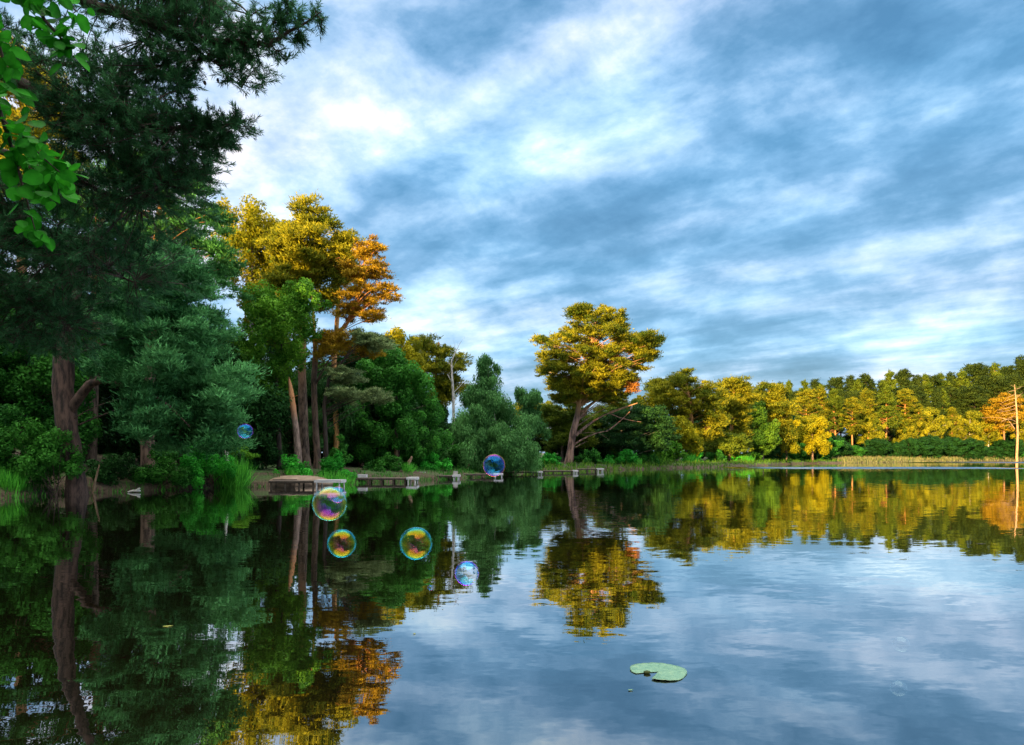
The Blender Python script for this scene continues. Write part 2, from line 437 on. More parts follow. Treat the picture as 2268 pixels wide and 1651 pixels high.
# ------------------------------------------------------------------ trees on the left bank
outline_tree('pine_tree', 'large pine with drooping blue green boughs leaning over the water on the left bank', 'pine tree',
    [[(205,650),(255,610),(330,635),(400,680),(470,690),(520,740),(540,820),(560,870),(548,935),(520,985),(450,1012),(340,1003),(255,960),(300,890),(235,850),(180,800),(180,720)],
     [(300,520),(420,540),(500,640),(470,700),(330,660),(250,600)]], 28,
    [(172,1090,.42),(165,1040,.33),(150,960,.40),(142,860,.40),(140,780,.36),(150,700,.3),(180,600,.22),(220,500,.12)],
    'pine', .62, 1.7, .17, .055, G_BLUEPINE, limbs=.05, flat=.6, bark=bark_mat('red_brown_bark', (.02, .011, .009), (.12, .068, .052)), tint=(.2, .95), deep=.75, limb_r=.045, cover=1.7,
    extra=lambda T, C, path, base, root: [T.add([W(152,915,28), W(176,880,27.9), W(198,852,27.8), W(222,842,27.7), W(250,845,27.6), W(285,858,27.4), W(330,872,27.2), W(375,900,27), W(420,945,26.8)], [.2,.2,.18,.15,.13,.11,.085,.06,.02], 9, .04), T.add(bend(W(222,842,27.7), W(300,790,27.3), .2, 7), np.linspace(.09, .02, 7), 6)]+
        [T.add(bend(W(x,y,27), W(x2,y2,26.8), -.1, 5), np.linspace(.022, .006, 5), 4) for x,y,x2,y2 in ((292,860,290,940),(315,870,320,930),(292,905,275,950),(318,905,345,945),(322,880,335,925))])
outline_tree('pine_tree', 'tall dark green pine standing behind the leaning blue green pine, thin enough to show sky', 'pine tree',
    [[(330,340),(385,345),(440,375),(470,440),(515,510),(545,570),(560,635),(500,680),(400,660),(330,650),(250,600),(230,480),(260,380)],
     [(230,560),(330,600),(420,660),(520,700),(480,760),(350,720),(240,680)]], 34,
    [(330,1045,.34),(325,900,.3),(335,700,.25),(350,520,.16),(360,390,.06)], 'pine', .6, 1.5, .19, .065, G_DARKPINE, tint=(.2, .9), cover=1.5, limb_r=.04)
outline_tree('broadleaf_tree', 'dark leafy tree filling the bank left of the leaning pine trunk', 'tree',
    [(-140,650),(0,600),(110,640),(190,700),(200,840),(240,900),(230,980),(120,1000),(-140,1010)], 33,
    [(60,1050,.25),(55,900,.2),(70,760,.1)], 'leaf', .9, 2.0, .17, .10, G_LEAF, tint=(.05, .55), deep=.6)
outline_tree('pine_tree', 'sunlit golden pine seen through the branches at the upper left edge', 'pine tree',
    [(-70,110),(20,100),(90,140),(150,210),(175,330),(160,430),(60,450),(-90,420)], 42,
    [(40,1000,.36),(45,700,.3),(50,420,.25),(50,200,.12)], 'pine', 1.0, 2.2, .26, .10, G_GOLDPINE, tint=(.4, 1))
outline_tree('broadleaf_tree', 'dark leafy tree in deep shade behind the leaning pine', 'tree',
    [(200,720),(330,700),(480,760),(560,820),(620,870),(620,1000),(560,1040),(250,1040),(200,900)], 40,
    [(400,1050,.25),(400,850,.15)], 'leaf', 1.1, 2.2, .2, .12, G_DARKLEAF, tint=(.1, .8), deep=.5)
outline_tree('birch_tree', 'loose golden birch with feathery top right beside the dark pine', 'birch tree',
    [[(462,425),(490,432),(515,470),(560,495),(610,520),(650,560),(655,660),(590,690),(530,700),(500,620),(470,540)],
     [(530,450),(560,440),(590,475),(620,475),(650,520),(580,540),(535,510)]], 50,
    [(560,1010,.2),(555,800,.16),(560,620,.1),(555,480,.04)], 'leaf', .62, 2.2, .20, .10, G_YELLOW, tint=(.2, 1), cover=1.0, bark=BARK_GREY)
outline_tree('broadleaf_tree', 'golden topped leafy tree between the feathery birch and the tallest pine, green lower down', 'tree',
    [(560,540),(600,480),(640,490),(670,560),(690,640),(680,740),(600,780),(540,720),(540,620)], 52,
    [(610,1010,.2),(612,800,.15),(615,600,.06)], 'leaf', .7, 2.2, .2, .10, G_YELLOW, tint=(0, .8), cover=1.2)
outline_tree('broadleaf_tree', 'deep green leafy tree low down behind the pale leaning trunk', 'tree',
    [(520,800),(560,740),(640,740),(700,780),(760,800),(800,860),(780,960),(560,960)], 54,
    [(640,1010,.2),(645,850,.1)], 'leaf', .9, 2.0, .22, .12, G_MIDLEAF, tint=(.0, .7), deep=.6)
outline_tree('pine_tree', 'tall dark pine on the left bank seen only through gaps in the overhanging pine', 'pine tree',
    [(130,440),(230,420),(330,430),(370,470),(370,560),(330,700),(160,720),(40,640),(-60,600),(-60,460),(60,440)], 36,
    [(200,1050,.34),(205,800,.3),(215,600,.22),(230,470,.08)], 'pine', .9, 1.5, .22, .08, G_DARKPINE, tint=(.1, .8), cover=1.6)
outline_tree('pine_tree', 'tallest sunlit pine on the left bank, thick dark straight trunk between two thinner ones', 'pine tree',
    [[(625,510),(655,480),(680,465),(712,452),(735,485),(760,500),(785,545),(790,600),(750,640),(752,690),(700,720),(640,690),(600,640),(600,550)], [(690,500),(700,455),(722,450),(735,490)]], 46,
    [(676,1012,.34),(671,900,.30),(668,830,.27),(672,700,.2),(690,580,.13),(708,480,.05)], 'pine', .78, 2.4, .22, .085, G_GOLDPINE, tint=(.2, .95))
outline_tree('pine_tree', 'orange lit pine with a limb reaching out to the right over the others', 'pine tree',
    [[(780,550),(800,530),(835,528),(852,545),(850,570),(790,580)], [(770,580),(860,585),(872,605),(850,625),(770,625)], [(750,630),(850,625),(895,648),(893,665),(840,675),(760,680)], [(740,680),(830,672),(850,700),(820,722),(760,715)],
     [(700,735),(760,735),(800,725),(840,755),(835,795),(780,805),(710,795)]], 44,
    [(702,1012,.22),(699,940,.20),(695,840,.18),(698,790,.17),(730,752,.14),(765,722,.12),(792,680,.10),(796,620,.08),(812,560,.03)],
    'pine', .44, 2.0, .18, .06, G_RUST, tint=(.2, 1), cover=1.6, flat=.4,
    bark=bark_mat('orange_top_bark', (.06, .035, .025), (.2, .12, .08), top=(.55, .22, .06), z0=6.5, z1=9.5),
    extra=lambda T, C, path, base, root: [T.add(bend(W(698,790,44), W(690,640,44.5), .1, 7), np.linspace(.15, .05, 7), 7),
        T.add(bend(W(700,850,44), W(740,780,43.6), -.2, 7), np.linspace(.09, .03, 7), 6)])
outline_tree('pine_tree', 'pine with orange crown and bare upper stem behind the tallest pine', 'pine tree',
    [(730,545),(760,535),(785,560),(790,620),(760,650),(735,640),(720,600)], 49,
    [(745,1000,.2),(740,800,.18),(748,700,.16),(752,590,.1)], 'pine', .6, 2.4, .22, .08, G_RUST, tint=(.3, 1),
    bark=bark_mat('orange_bark', (.3, .14, .05), (.6, .3, .1)))
outline_tree('broadleaf_tree', 'green leafy tree half in shade in front of the tall golden pines', 'tree',
    [(530,700),(590,650),(650,615),(695,625),(722,660),(725,700),(700,760),(660,830),(640,900),(600,930),(545,900),(525,780)], 41,
    [(620,1020,.16),(612,850,.12),(630,700,.06)], 'leaf', .52, 2.1, .17, .085, G_LIME, tint=(.05, .8), cover=1.1, bark=BARK_DARK)
outline_tree('birch_tree', 'weeping dark green birch behind the pale leaning trunk', 'birch tree',
    [(535,780),(600,760),(650,800),(690,820),(760,840),(800,860),(790,990),(700,1010),(560,1020),(540,900)], 50,
    [(600,1020,.14),(605,850,.1)], 'droop', .9, 1.9, .20, .08, G_BIRCH, tint=(.0, .6), deep=.5)
outline_tree('pine_tree', 'sage green pine with flat layered boughs reaching right of the tall trunks', 'pine tree',
    [[(718,822),(760,812),(800,820),(825,845),(790,850),(720,848)], [(725,862),(790,860),(840,862),(872,876),(866,893),(800,892),(725,885)], [(790,742),(850,738),(880,760),(830,775),(790,765)]], 43,
    [(722,1010,.14),(718,900,.12),(728,840,.1),(760,800,.06)], 'pine', .42, 3.2, .15, .05, G_SAGE, tint=(.3, 1), flat=.38, bark=BARK_DARK)
outline_tree('pine_tree', 'dark pine with open shaded crown behind the layered sage boughs', 'pine tree',
    [(760,760),(830,745),(880,765),(880,830),(840,870),(770,850),(740,800)], 54,
    [(800,1010,.2),(805,800,.1)], 'pine', .8, 1.8, .22, .08, G_DARKPINE, tint=(.1, .8))
outline_tree('broadleaf_tree', 'dense mid green leafy tree in the middle of the left wood', 'tree',
    [(800,800),(850,772),(900,790),(945,835),(975,900),(990,985),(940,1020),(790,1020),(760,940),(790,860)], 51,
    [(880,1030,.2),(878,850,.1)], 'leaf', .8, 2.4, .20, .11, G_LEAF, tint=(.25, 1), deep=.7)
outline_tree('broadleaf_tree', 'leafy tree with bright yellow sunlit top above the mid green tree', 'tree',
    [[(822,760),(868,742),(905,752),(935,785),(952,835),(920,860),(850,830)], [(840,745),(870,735),(895,738),(890,760),(850,765)]], 60,
    [(890,1020,.2),(888,800,.1)], 'leaf', .75, 2.4, .24, .12, G_YELLOW, tint=(.3, 1))
outline_tree('pine_tree', 'golden pine with two domed crowns behind the bare white birch', 'pine tree',
    [[(912,755),(935,742),(960,762),(985,738),(1003,755),(1012,775),(1030,770),(1030,850),(1000,872),(955,868),(920,810)], [(930,850),(1020,850),(1020,900),(960,900)]], 68,
    [(965,1010,.3),(962,850,.25),(972,760,.12)], 'pine', .9, 2.1, .28, .11, G_GOLDPINE, tint=(.15, .9))
outline_tree('birch_tree', 'shaggy grey green birch on the bank right of the middle platforms', 'birch tree',
    [[(1020,910),(1050,868),(1100,870),(1150,890),(1195,950),(1205,1030),(1100,1042),(985,1040),(975,960)]], 57,
    [(1100,1040,.16),(1098,940,.10),(1090,890,.04)], 'droop', .95, 3.0, .22, .08, G_BIRCH, tint=(.2, .95), deep=.7, bark=BARK_GREY)
outline_tree('birch_tree', 'slim birch with narrow upright top above the shaggy birch', 'birch tree',
    [[(1045,870),(1058,805),(1085,788),(1108,805),(1115,860),(1100,930),(1050,930)], [(1022,880),(1040,850),(1062,850),(1070,920),(1030,920)]], 63,
    [(1080,1030,.14),(1082,900,.08),(1085,850,.02)], 'droop', .7, 2.2, .24, .09, G_BIRCH, tint=(.1, .8), cover=1.5, bark=BARK_GREY)
outline_tree('birch_tree', 'small dark birch with wispy top just left of the great pine', 'birch tree',
    [(1138,862),(1160,850),(1180,868),(1205,890),(1210,960),(1150,960)], 78,
    [(1170,1020,.14),(1165,880,.05)], 'droop', .8, 2.2, .3, .11, G_BIRCH, tint=(.1, .8), bark=BARK_GREY)
outline_tree('broadleaf_tree', 'yellow green leafy tree glowing between the birches and the great pine', 'tree',
    [(1115,905),(1150,890),(1195,900),(1260,880),(1290,900),(1260,960),(1150,960)], 100,
    [(1190,1010,.2),(1190,920,.08)], 'leaf', 1.2, 2.0, .36, .18, G_YELLOW, tint=(.1, .9))
outline_tree('pine_tree', 'olive pine in shade behind the foot of the great pine', 'pine tree',
    [(1200,900),(1250,885),(1290,900),(1300,960),(1290,1010),(1205,1010)], 90,
    [(1245,1020,.2),(1245,920,.08)], 'pine', 1.1, 2.2, .3, .12, G_OLIVE, tint=(.0, .7))
outline_tree('pine_tree', 'olive pine behind the lower limbs of the great pine', 'pine tree',
    [(1285,920),(1330,895),(1380,885),(1420,900),(1430,950),(1420,1000),(1290,1005)], 99, [(1340,1015,.2),(1342,930,.1)], 'pine', 1.2, 2.2, .32, .13, G_OLIVE, tint=(.1, .8))
outline_tree('pine_tree', 'shaded pine filling the gap between the small dark birch and the great pine', 'pine tree',
    [(1140,925),(1200,910),(1245,905),(1290,925),(1290,1005),(1150,1005)], 96, [(1215,1015,.2),(1217,940,.1)], 'pine', 1.2, 2.2, .32, .13, G_FARDARK, tint=(.1, .8))
def great_pine(T, C, path, base, root):
    for a, b, r0, l in (((1275,965),(1350,915),.26,.3), ((1350,915),(1412,893),.20,.2), ((1350,915),(1420,935),.10,-.1), ((1268,995),(1300,978),.09,.2),
                     ((1272,985),(1345,955),.16,.5),((1345,955),(1395,912),.14,.3), ((1281,930),(1330,880),.22,.2), ((1330,880),(1400,850),.12,.1), ((1285,900),(1230,850),.16,.3), ((1290,880),(1320,790),.2,.1), ((1320,790),(1330,720),.12,.1),
                     ((1290,870),(1250,780),.14,.2), ((1320,800),(1400,770),.12,.1), ((1275,960),(1325,958),.05,.1), ((1325,958),(1350,975),.03,.1)):
        T.add(bend(W(*a, 82), W(*b, 81.5+R.uniform(-1, 1)), l, 7), np.linspace(r0*.75, r0*.25, 7), 7)
    D = Cards()
    for c in sample_crown([(1375,850),(1400,838),(1418,855),(1412,872),(1385,872)], 80, .6, 3, .4)+sample_crown([(1348,795),(1365,782),(1385,790),(1375,806),(1352,806)], 81, .5, 1.5, .4):
        clump(D, c, .7, .6, 260, .22, .10, 'pine', .7)
    link_mesh('dead_foliage', D.mesh('dead_foliage', base), root, G_RED)
outline_tree('pine_tree', 'great spreading pine leaning right, standing alone in the middle of the far bank', 'pine tree',
    [[(1250,690),(1285,680),(1320,676),(1352,680),(1392,702),(1396,740),(1440,750),(1470,758),(1455,785),(1442,815),(1420,830),(1400,845),(1330,850),(1290,868),(1240,868),(1212,862),(1210,835),(1182,838),(1196,800),(1178,752),(1200,742),(1245,735),(1260,712)],
     [(1395,745),(1440,738),(1472,756),(1448,800),(1410,810)], [(1212,845),(1262,850),(1280,885),(1258,900),(1215,880)], [(1300,850),(1390,850),(1385,900),(1320,895)], [(1205,825),(1300,830),(1420,825),(1400,880),(1330,890),(1270,895),(1225,880)]], 82,
    [(1257,1033,.56),(1263,1000,.43),(1270,960,.39),(1279,920,.34),(1284,880,.28),(1295,820,.2),(1310,760,.13),(1322,700,.06)],
    'pine', .74, 2.5, .26, .10, G_GOLDPINE, tint=(.0, 1), flat=.42, cover=1.9, deep=.85, limb_r=.07, extra=great_pine,
    bark=bark_mat('great_pine_bark', (.05, .026, .02), (.36, .20, .145), top=(.46, .24, .10), z0=5.5, z1=8, scale=3))
outline_tree('pine_tree', 'dark shaded pine to the right of the great pine, pale trunk below', 'pine tree',
    [(1320,925),(1370,905),(1425,885),(1460,905),(1485,930),(1492,970),(1470,1000),(1345,1000),(1315,970)], 90,
    [(1376,1010,.22),(1378,950,.2),(1400,900,.1)], 'pine', 1.0, 2.6, .3, .12, G_SHADEPINE, tint=(.1, .8), bark=BARK_GREY)
outline_tree('broadleaf_tree', 'low yellow leafy tree peeping over the dark pine beside the great pine', 'tree',
    [(1405,880),(1440,868),(1470,880),(1475,920),(1420,925),(1380,915)], 108,
    [(1430,1010,.2),(1430,900,.1)], 'leaf', 1.0, 2.4, .36, .2, G_YELLOW, tint=(.3, 1))
# the near end of the far wood
FR = [
 ('broad domed golden pine, nearest of the far wood, right of the dark shaded pine', [(1440,855),(1470,832),(1520,820),(1560,838),(1600,880),(1612,930),(1590,985),(1520,990),(1470,935),(1442,905)], 107, [(1535,1020,.4),(1530,900,.34),(1520,850,.15)], G_GOLDPINE),
 ('second domed golden pine of the far wood, orange trunk showing in its middle', [(1590,860),(1620,835),(1655,845),(1672,880),(1668,950),(1650,1000),(1605,980),(1592,920)], 117, [(1618,1015,.35),(1622,900,.32),(1628,855,.15)], G_GOLDPINE),
 ('third domed golden pine of the far wood with a gap under its crown', [(1667,862),(1700,843),(1735,855),(1748,900),(1755,950),(1742,1000),(1690,985),(1665,930)], 128, [(1694,1015,.35),(1698,900,.32),(1704,860,.15)], G_GOLDPINE),
 ('dark pine standing back between the great pine and the first golden dome', [(1430,850),(1452,838),(1475,850),(1470,900),(1430,900)], 125, [(1452,1000,.3),(1452,870,.1)], G_FARDARK)]
for lb, poly, d, tr, mt in FR:
    outline_tree('pine_tree', lb, 'pine tree', poly, d, tr, 'pine', 1.25, 2.6, .38, .16, mt, tint=(.15, .95), cover=1.8, flat=.45, bark=bark_mat('orange_bark', (.3, .14, .05), (.6, .3, .1)) if mt is G_GOLDPINE else BARK, limb_r=.09)
for lb, poly, d, mt in (
 ('bright yellow leafy tree hanging low over the bank under the first golden dome', [(1478,940),(1510,925),(1545,950),(1562,985),(1530,1005),(1490,990)], 101, G_YELLOW),
 ('brown shaded pine with low spreading boughs under the golden domes', [(1550,985),(1600,960),(1660,970),(1680,1000),(1640,1015),(1565,1012)], 112, G_OLIVE),
 ('green leafy tree between the second and third golden domes', [(1650,920),(1680,895),(1710,910),(1722,960),(1712,1005),(1660,1005)], 121, G_MIDLEAF),
 ('yellow green leafy tree at the right foot of the third golden dome', [(1715,930),(1745,905),(1765,940),(1762,1000),(1720,1012)], 131, G_YELLOW),
 ('half shaded leafy tree with bright crown right of the golden domes', [(1765,935),(1795,915),(1825,930),(1835,980),(1815,1010),(1765,1008)], 141, G_YELLOW)):
    cx = sum(p[0] for p in poly)/len(poly)
    outline_tree('broadleaf_tree' if mt is not G_OLIVE else 'pine_tree', lb, 'tree' if mt is not G_OLIVE else 'pine tree', poly, d, [(cx,1018,.22),(cx-1,960,.15)], 'leaf' if mt is not G_OLIVE else 'pine', 1.1, 2.5, .34, .18, mt, tint=(.2, .95))

# ------------------------------------------------------------------ prototypes and copies for the far wood
def children(o): return [c for c in bpy.data.objects if c.parent == o]
def copy_tree(root, loc, s, rz, label, group=None, swap=None):
    r = root.copy(); COL.objects.link(r); r.location = loc; r.scale = s; r.rotation_euler = (0, 0, rz); r['label'] = label
    if group: r['group'] = group
    elif 'group' in r: del r['group']
    for ch in KIDS[root]:
        c = ch.copy(); COL.objects.link(c); c.parent = r
        if swap and ch.name.startswith('crown'):
            c.data = swap[ch.data.name]
    return r
KIDS = {}
def proto(kind, h, seed, mat, bark, r, L, Wd, n_pad, z0=.4, wid=.22, lean=0):
    global R
    keep = R; R = np.random.default_rng(seed)
    T, C = Tubes(), Cards()
    zz = np.linspace(-.3, h*.96, 10); wx = np.cumsum(R.normal(0, h*.006, 10))+lean*np.maximum(zz, 0)/h
    wy = np.cumsum(R.normal(0, h*.006, 10)); rad = np.linspace(h*.017, h*.002, 10)
    P = np.stack([wx, wy, zz], 1); T.add(P, rad, 8)
    path = [(*p, k) for p, k in zip(P, rad)]
    for i in range(int(n_pad*1.9)):
        u = R.random()**.85; z = h*(z0+(1-z0)*u)
        if kind == 'pine':  w = h*wid*(math.sin(math.pi*min(1, .15+.85*(1-u)))**.6)*R.uniform(.25, 1.05)*(1.15-.45*u)
        elif kind == 'spire': w = h*wid*(1-u)**.8*R.uniform(.3, 1.05)
        else: w = h*wid*math.sqrt(max(.03, 1-(2*u-1)**2))*R.uniform(.3, 1)
        a = R.uniform(0, 2*math.pi); q, tr = trunk_at(path, z-w*.3)
        c = np.array([q[0]+w*math.cos(a), q[1]+w*math.sin(a), z]); rr = r*R.uniform(.65, 1.25)
        fl = .55 if kind != 'leaf' else .85
        n = int(1.7*4*math.pi*rr*rr*(.35+.65*fl)/(L*Wd*.5)*.5)
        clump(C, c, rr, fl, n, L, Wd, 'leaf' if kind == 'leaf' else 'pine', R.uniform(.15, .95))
        T.add(bend(q, c, .08*w, 5), np.linspace(tr*.25, .02, 5), 4)
    if kind != 'leaf':                                # ragged leader shoots at the top
        for k in range(5):
            q = np.array([P[-1, 0]+R.normal(0, h*.025), P[-1, 1]+R.normal(0, h*.025), h*(1.0+R.uniform(-.05, .035))])
            clump(C, q, r*R.uniform(.35, .6), 1.3, 60, L, Wd, 'pine', R.uniform(.2, .8))
    for i in range(5 if z0 > .3 else 0):             # dead stubs under the crown
        z = h*R.uniform(.18, z0); q, tr = trunk_at(path, z); a = R.uniform(0, 6.28); l = h*R.uniform(.02, .05)
        T.add([q, q+np.array([l*math.cos(a), l*math.sin(a), l*.2])], [tr*.2, .01], 4)
    R = keep
    nm = {'pine': 'pine_tree', 'spire': 'pine_tree', 'leaf': 'broadleaf_tree'}[kind]
    root = thing(nm, '', 'pine tree' if kind != 'leaf' else 'tree')
    a = link_mesh('trunk', T.mesh('trunk'), root, bark); b = link_mesh('crown', C.mesh('crown'), root, mat)
    KIDS[root] = [a, b]; root['_new'] = 1
    return root
BK = bark_mat('far_pine_bark', (.22, .10, .045), (.45, .2, .08), top=(.6, .26, .08), z0=4, z1=12, scale=3)
PR = {'gp1': proto('pine', 22, 11, G_GOLDPINE, BK, .95, .40, .16, 60, .42, .19),
      'gp2': proto('pine', 22, 12, G_GOLDPINE, BK, .9, .40, .16, 54, .48, .16),
      'gp3': proto('spire', 22, 13, G_OLIVE, BK, .95, .40, .16, 64, .38, .24),
      'dp1': proto('spire', 22, 14, G_FARDARK, BARK_DARK, 1.2, .42, .18, 50, .3, .25),
      'dp2': proto('pine', 22, 15, G_FARDARK, BARK_DARK, 1.2, .42, .18, 50, .35, .21),
      'yb': proto('leaf', 10, 16, G_GOLDPINE, BARK_WHITE, 1.0, .34, .18, 38, .25, .38),
      'db': proto('leaf', 10, 17, G_DARKLEAF, BARK_DARK, 1.3, .34, .2, 40, .02, .42),
      'gb': proto('leaf', 10, 18, G_LEAF, BARK_DARK, 1.3, .34, .2, 40, .02, .42)}
PH = {k: (10 if k in ('yb', 'db', 'gb') else 22) for k in PR}
used = set()
def plant(k, px, ytop, d, label, group=None, wide=1.0):
    x = (px-CX)/F*d; g = gz(x, d); top = CH+(YH-ytop)/F*d; h = max(top-g, 1.0)
    s = h/PH[k]; rz = R.uniform(0, 6.28)
    if k not in used:
        used.add(k); r = PR[k]; r.location = (x, d, g-.05); r.scale = (s*wide, s*wide, s); r.rotation_euler = (0, 0, rz); r['label'] = label
        if group: r['group'] = group
        if '_new' in r: del r['_new']
        return r
    return copy_tree(PR[k], (x, d, g-.05), (s*wide, s*wide, s), rz, label, group)
# front row, sunlit, each one different
for k, px, yt, d, lb, w in (
 ('gp1', 1785, 868, 150, 'sunlit pine with a flat layered crown, first right of the three domes', 1.15),
 ('gp2', 1815, 862, 158, 'sunlit pine with a long bare orange trunk, second right of the three domes', 1.0),
 ('gp3', 1850, 866, 160, 'olive green pine with wide lower boughs between orange trunks', 1.0),
 ('gp1', 1885, 884, 158, 'sunlit pine, its thick orange trunk lit down to the bushes', 1.0),
 ('gp2', 1920, 866, 168, 'sunlit pine with a small high crown over a dark gap', .95),
 ('gp3', 1962, 858, 172, 'tall pointed sunlit pine with a straight orange trunk in the middle of the far wood', .95),
 ('gp1', 2002, 866, 180, 'golden pine with a pointed crown beside the dark hollow of the wood', .95),
 ('gp2', 2035, 900, 182, 'shorter golden pine at the left edge of the dark hollow', .9),
 ('gp3', 2085, 866, 195, 'golden pine rising out of the dark hollow of the wood', .8),
 ('gp1', 2110, 905, 192, 'short golden pine on the right side of the dark hollow', .7)):
    plant(k, px, yt, d+9, lb, None, w)
for px, yt, d, lb, w in (

 (1925, 925, 170, 'golden leafy tree at the foot of the small crowned pine', 1.0), (2005, 918, 182, 'golden leafy tree with a thin white trunk beside the tall pointed pine', 1.0),
 (2055, 905, 190, 'rounded golden leafy tree in the gap below the dark hollow', 1.0), 
 (2150, 905, 200, 'wide golden leafy tree left of the bare dead pine', 1.0), (2190, 915, 204, 'orange tinged leafy tree beside the branches of the dead pine', .9), (2285, 930, 212, 'golden leafy tree cut by the right edge of the picture', 1.0)):
    plant('yb', px, yt+R.uniform(-8, 14), d+7, lb, None, w*.9)
def sky_y(px): return float(np.interp(px, [1400, 1600, 1750, 1850, 1950, 2050, 2120, 2170, 2200, 2230, 2290], [890, 868, 858, 850, 843, 836, 830, 824, 806, 815, 808]))
i = 0
for px in np.arange(1575, 2320, 19):
    i += 1
    plant(('gp3', 'dp1', 'gp3', 'dp2')[i % 4], px+R.uniform(-5, 5), sky_y(px)+R.uniform(-14, 16), np.interp(px, [1500, 2300], [170, 245])+R.uniform(-8, 8),
          'pine in the back row of the far wood, only its top showing against the sky', 'back row pines of the far wood', R.uniform(.7, .95))
for px in np.arange(1590, 2320, 27):
    plant(('dp1', 'dp2')[int(px) % 2], px+R.uniform(-6, 6), sky_y(px)+R.uniform(22, 40), np.interp(px, [1500, 2300], [155, 228])+R.uniform(-5, 5),
          'dark pine in the middle of the far wood, behind the sunlit front trees', 'middle row pines of the far wood', R.uniform(.8, 1.1))
for px in np.arange(1700, 2330, 24):
    d = np.interp(px, [1700, 1860, 2300], [128, 158, 214])
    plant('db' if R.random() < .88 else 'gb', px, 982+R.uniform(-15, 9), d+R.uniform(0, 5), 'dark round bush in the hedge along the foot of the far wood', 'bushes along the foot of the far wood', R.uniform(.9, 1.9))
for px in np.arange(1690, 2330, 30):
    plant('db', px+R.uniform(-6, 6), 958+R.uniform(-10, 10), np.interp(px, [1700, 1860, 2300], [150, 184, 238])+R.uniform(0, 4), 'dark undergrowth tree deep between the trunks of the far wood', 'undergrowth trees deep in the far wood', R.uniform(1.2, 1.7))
# woodland filling in behind the left bank
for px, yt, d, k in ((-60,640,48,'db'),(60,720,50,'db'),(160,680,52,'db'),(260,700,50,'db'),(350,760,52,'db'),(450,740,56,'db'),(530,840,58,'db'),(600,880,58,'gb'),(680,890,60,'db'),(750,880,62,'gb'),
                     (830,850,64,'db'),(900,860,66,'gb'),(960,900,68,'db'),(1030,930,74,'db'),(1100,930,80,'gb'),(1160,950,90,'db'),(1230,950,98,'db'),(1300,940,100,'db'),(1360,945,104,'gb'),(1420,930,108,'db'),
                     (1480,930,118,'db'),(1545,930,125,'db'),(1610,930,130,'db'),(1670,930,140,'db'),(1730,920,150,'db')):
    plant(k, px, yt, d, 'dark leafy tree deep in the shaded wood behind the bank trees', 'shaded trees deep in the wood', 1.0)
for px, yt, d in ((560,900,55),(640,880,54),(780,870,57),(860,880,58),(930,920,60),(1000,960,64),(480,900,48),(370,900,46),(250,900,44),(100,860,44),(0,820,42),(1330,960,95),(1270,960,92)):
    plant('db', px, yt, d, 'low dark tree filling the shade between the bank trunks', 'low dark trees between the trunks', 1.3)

# dead pine at the right edge, snags and bare trunks
def bare_tree(name, label, cat, pts, d, mat, branches, twigs=0, up=.1):
    P = []
    for x, y, r in pts: P.append((*W(x, y, d), r))
    P = np.array(P); g = gz(P[0, 0], P[0, 1])
    if P[0, 2] > g-.1: P = np.concatenate([[[P[0, 0], P[0, 1], g-.15, P[0, 3]*1.15]], P])
    base = np.array([P[0, 0], P[0, 1], g])
    root = thing(name, label, cat, base)
    tt = np.linspace(0, len(P)-1, (len(P)-1)*4+1); Q = np.stack([np.interp(tt, np.arange(len(P)), P[:, k]) for k in range(4)], 1)
    T = Tubes(); T.add(Q[:, :3], Q[:, 3], 9, .05); link_mesh('trunk', T.mesh('trunk', base), root, mat)
    for x0, y0, x1, y1, r in branches:
        B = Tubes(); a, b = W(x0, y0, d), W(x1, y1, d+R.uniform(-.04, .04)*d*.4)
        c = bend(a, b, np.linalg.norm(b-a)*up*R.uniform(-.5, 1.5), 6); B.add(c, np.linspace(r, r*.3, 6), 5)
        for _ in range(twigs):
            q = c[R.integers(2, 6)]; v = unit((b-a)+R.normal(0, .5, 3)*np.linalg.norm(b-a))*np.linalg.norm(b-a)*R.uniform(.2, .4)
            B.add([q, q+v*.5, q+v+np.array([0, 0, .1])], [r*.35, r*.25, r*.1], 4)
        link_mesh('branch', B.mesh('branch', base), root, mat)
    return root
br = [(2249, y, 2249-l*R.uniform(.6, 1.15), y+dy*R.uniform(.5, 1.3), R.uniform(.05, .10)) for y, l, dy in ((858,10,-4),(866,18,4),(874,24,8),(882,30,12),(890,34,12),(898,36,14),(906,40,14),(915,38,12),(922,32,14),(934,50,-2),(938,40,8))]+[(2251, y, 2251+l, y-5, .08) for y, l in ((862,10),(876,14),(884,8),(902,12))]+[(2247,950,2232,930,.16),(2232,930,2180,926,.12)]
bare_tree('dead_tree', 'tall bare dead pine with short combed branches at the right end of the far wood', 'dead tree', [(2252,1006,.34),(2254,960,.31),(2252,920,.26),(2250,885,.19),(2247,852,.06)], 202, bark_mat('sunlit_dead_wood', (.22, .13, .07), (.5, .31, .17)), br, 2)
outline_tree('pine_tree', 'rust orange pine in front of which the bare dead pine stands', 'pine tree',
    [(2172,905),(2200,880),(2235,870),(2262,880),(2262,930),(2240,965),(2195,960),(2178,940)], 208, [(2225,1008,.3),(2222,900,.2)], 'pine', 1.5, 2.4, .45, .18, G_RUST, tint=(.3, 1))
bare_tree('dead_tree', 'slim bare white birch stem with thin twigs against the golden pine', 'dead tree', [(1006,1020,.13),(1005,940,.13),(1004,880,.11),(1001,830,.09),(1000,800,.06),(1012,775,.03)], 60, BARK_WHITE,
    [(1004,890,1018,870,.03),(1003,850,990,828,.03),(1001,820,1014,795,.03),(1001,815,986,795,.025),(1006,785,1020,758,.02),(1010,778,1004,752,.015),(1012,775,1026,752,.015),(1005,870,1028,845,.03),(1005,905,1022,900,.02)], 2)
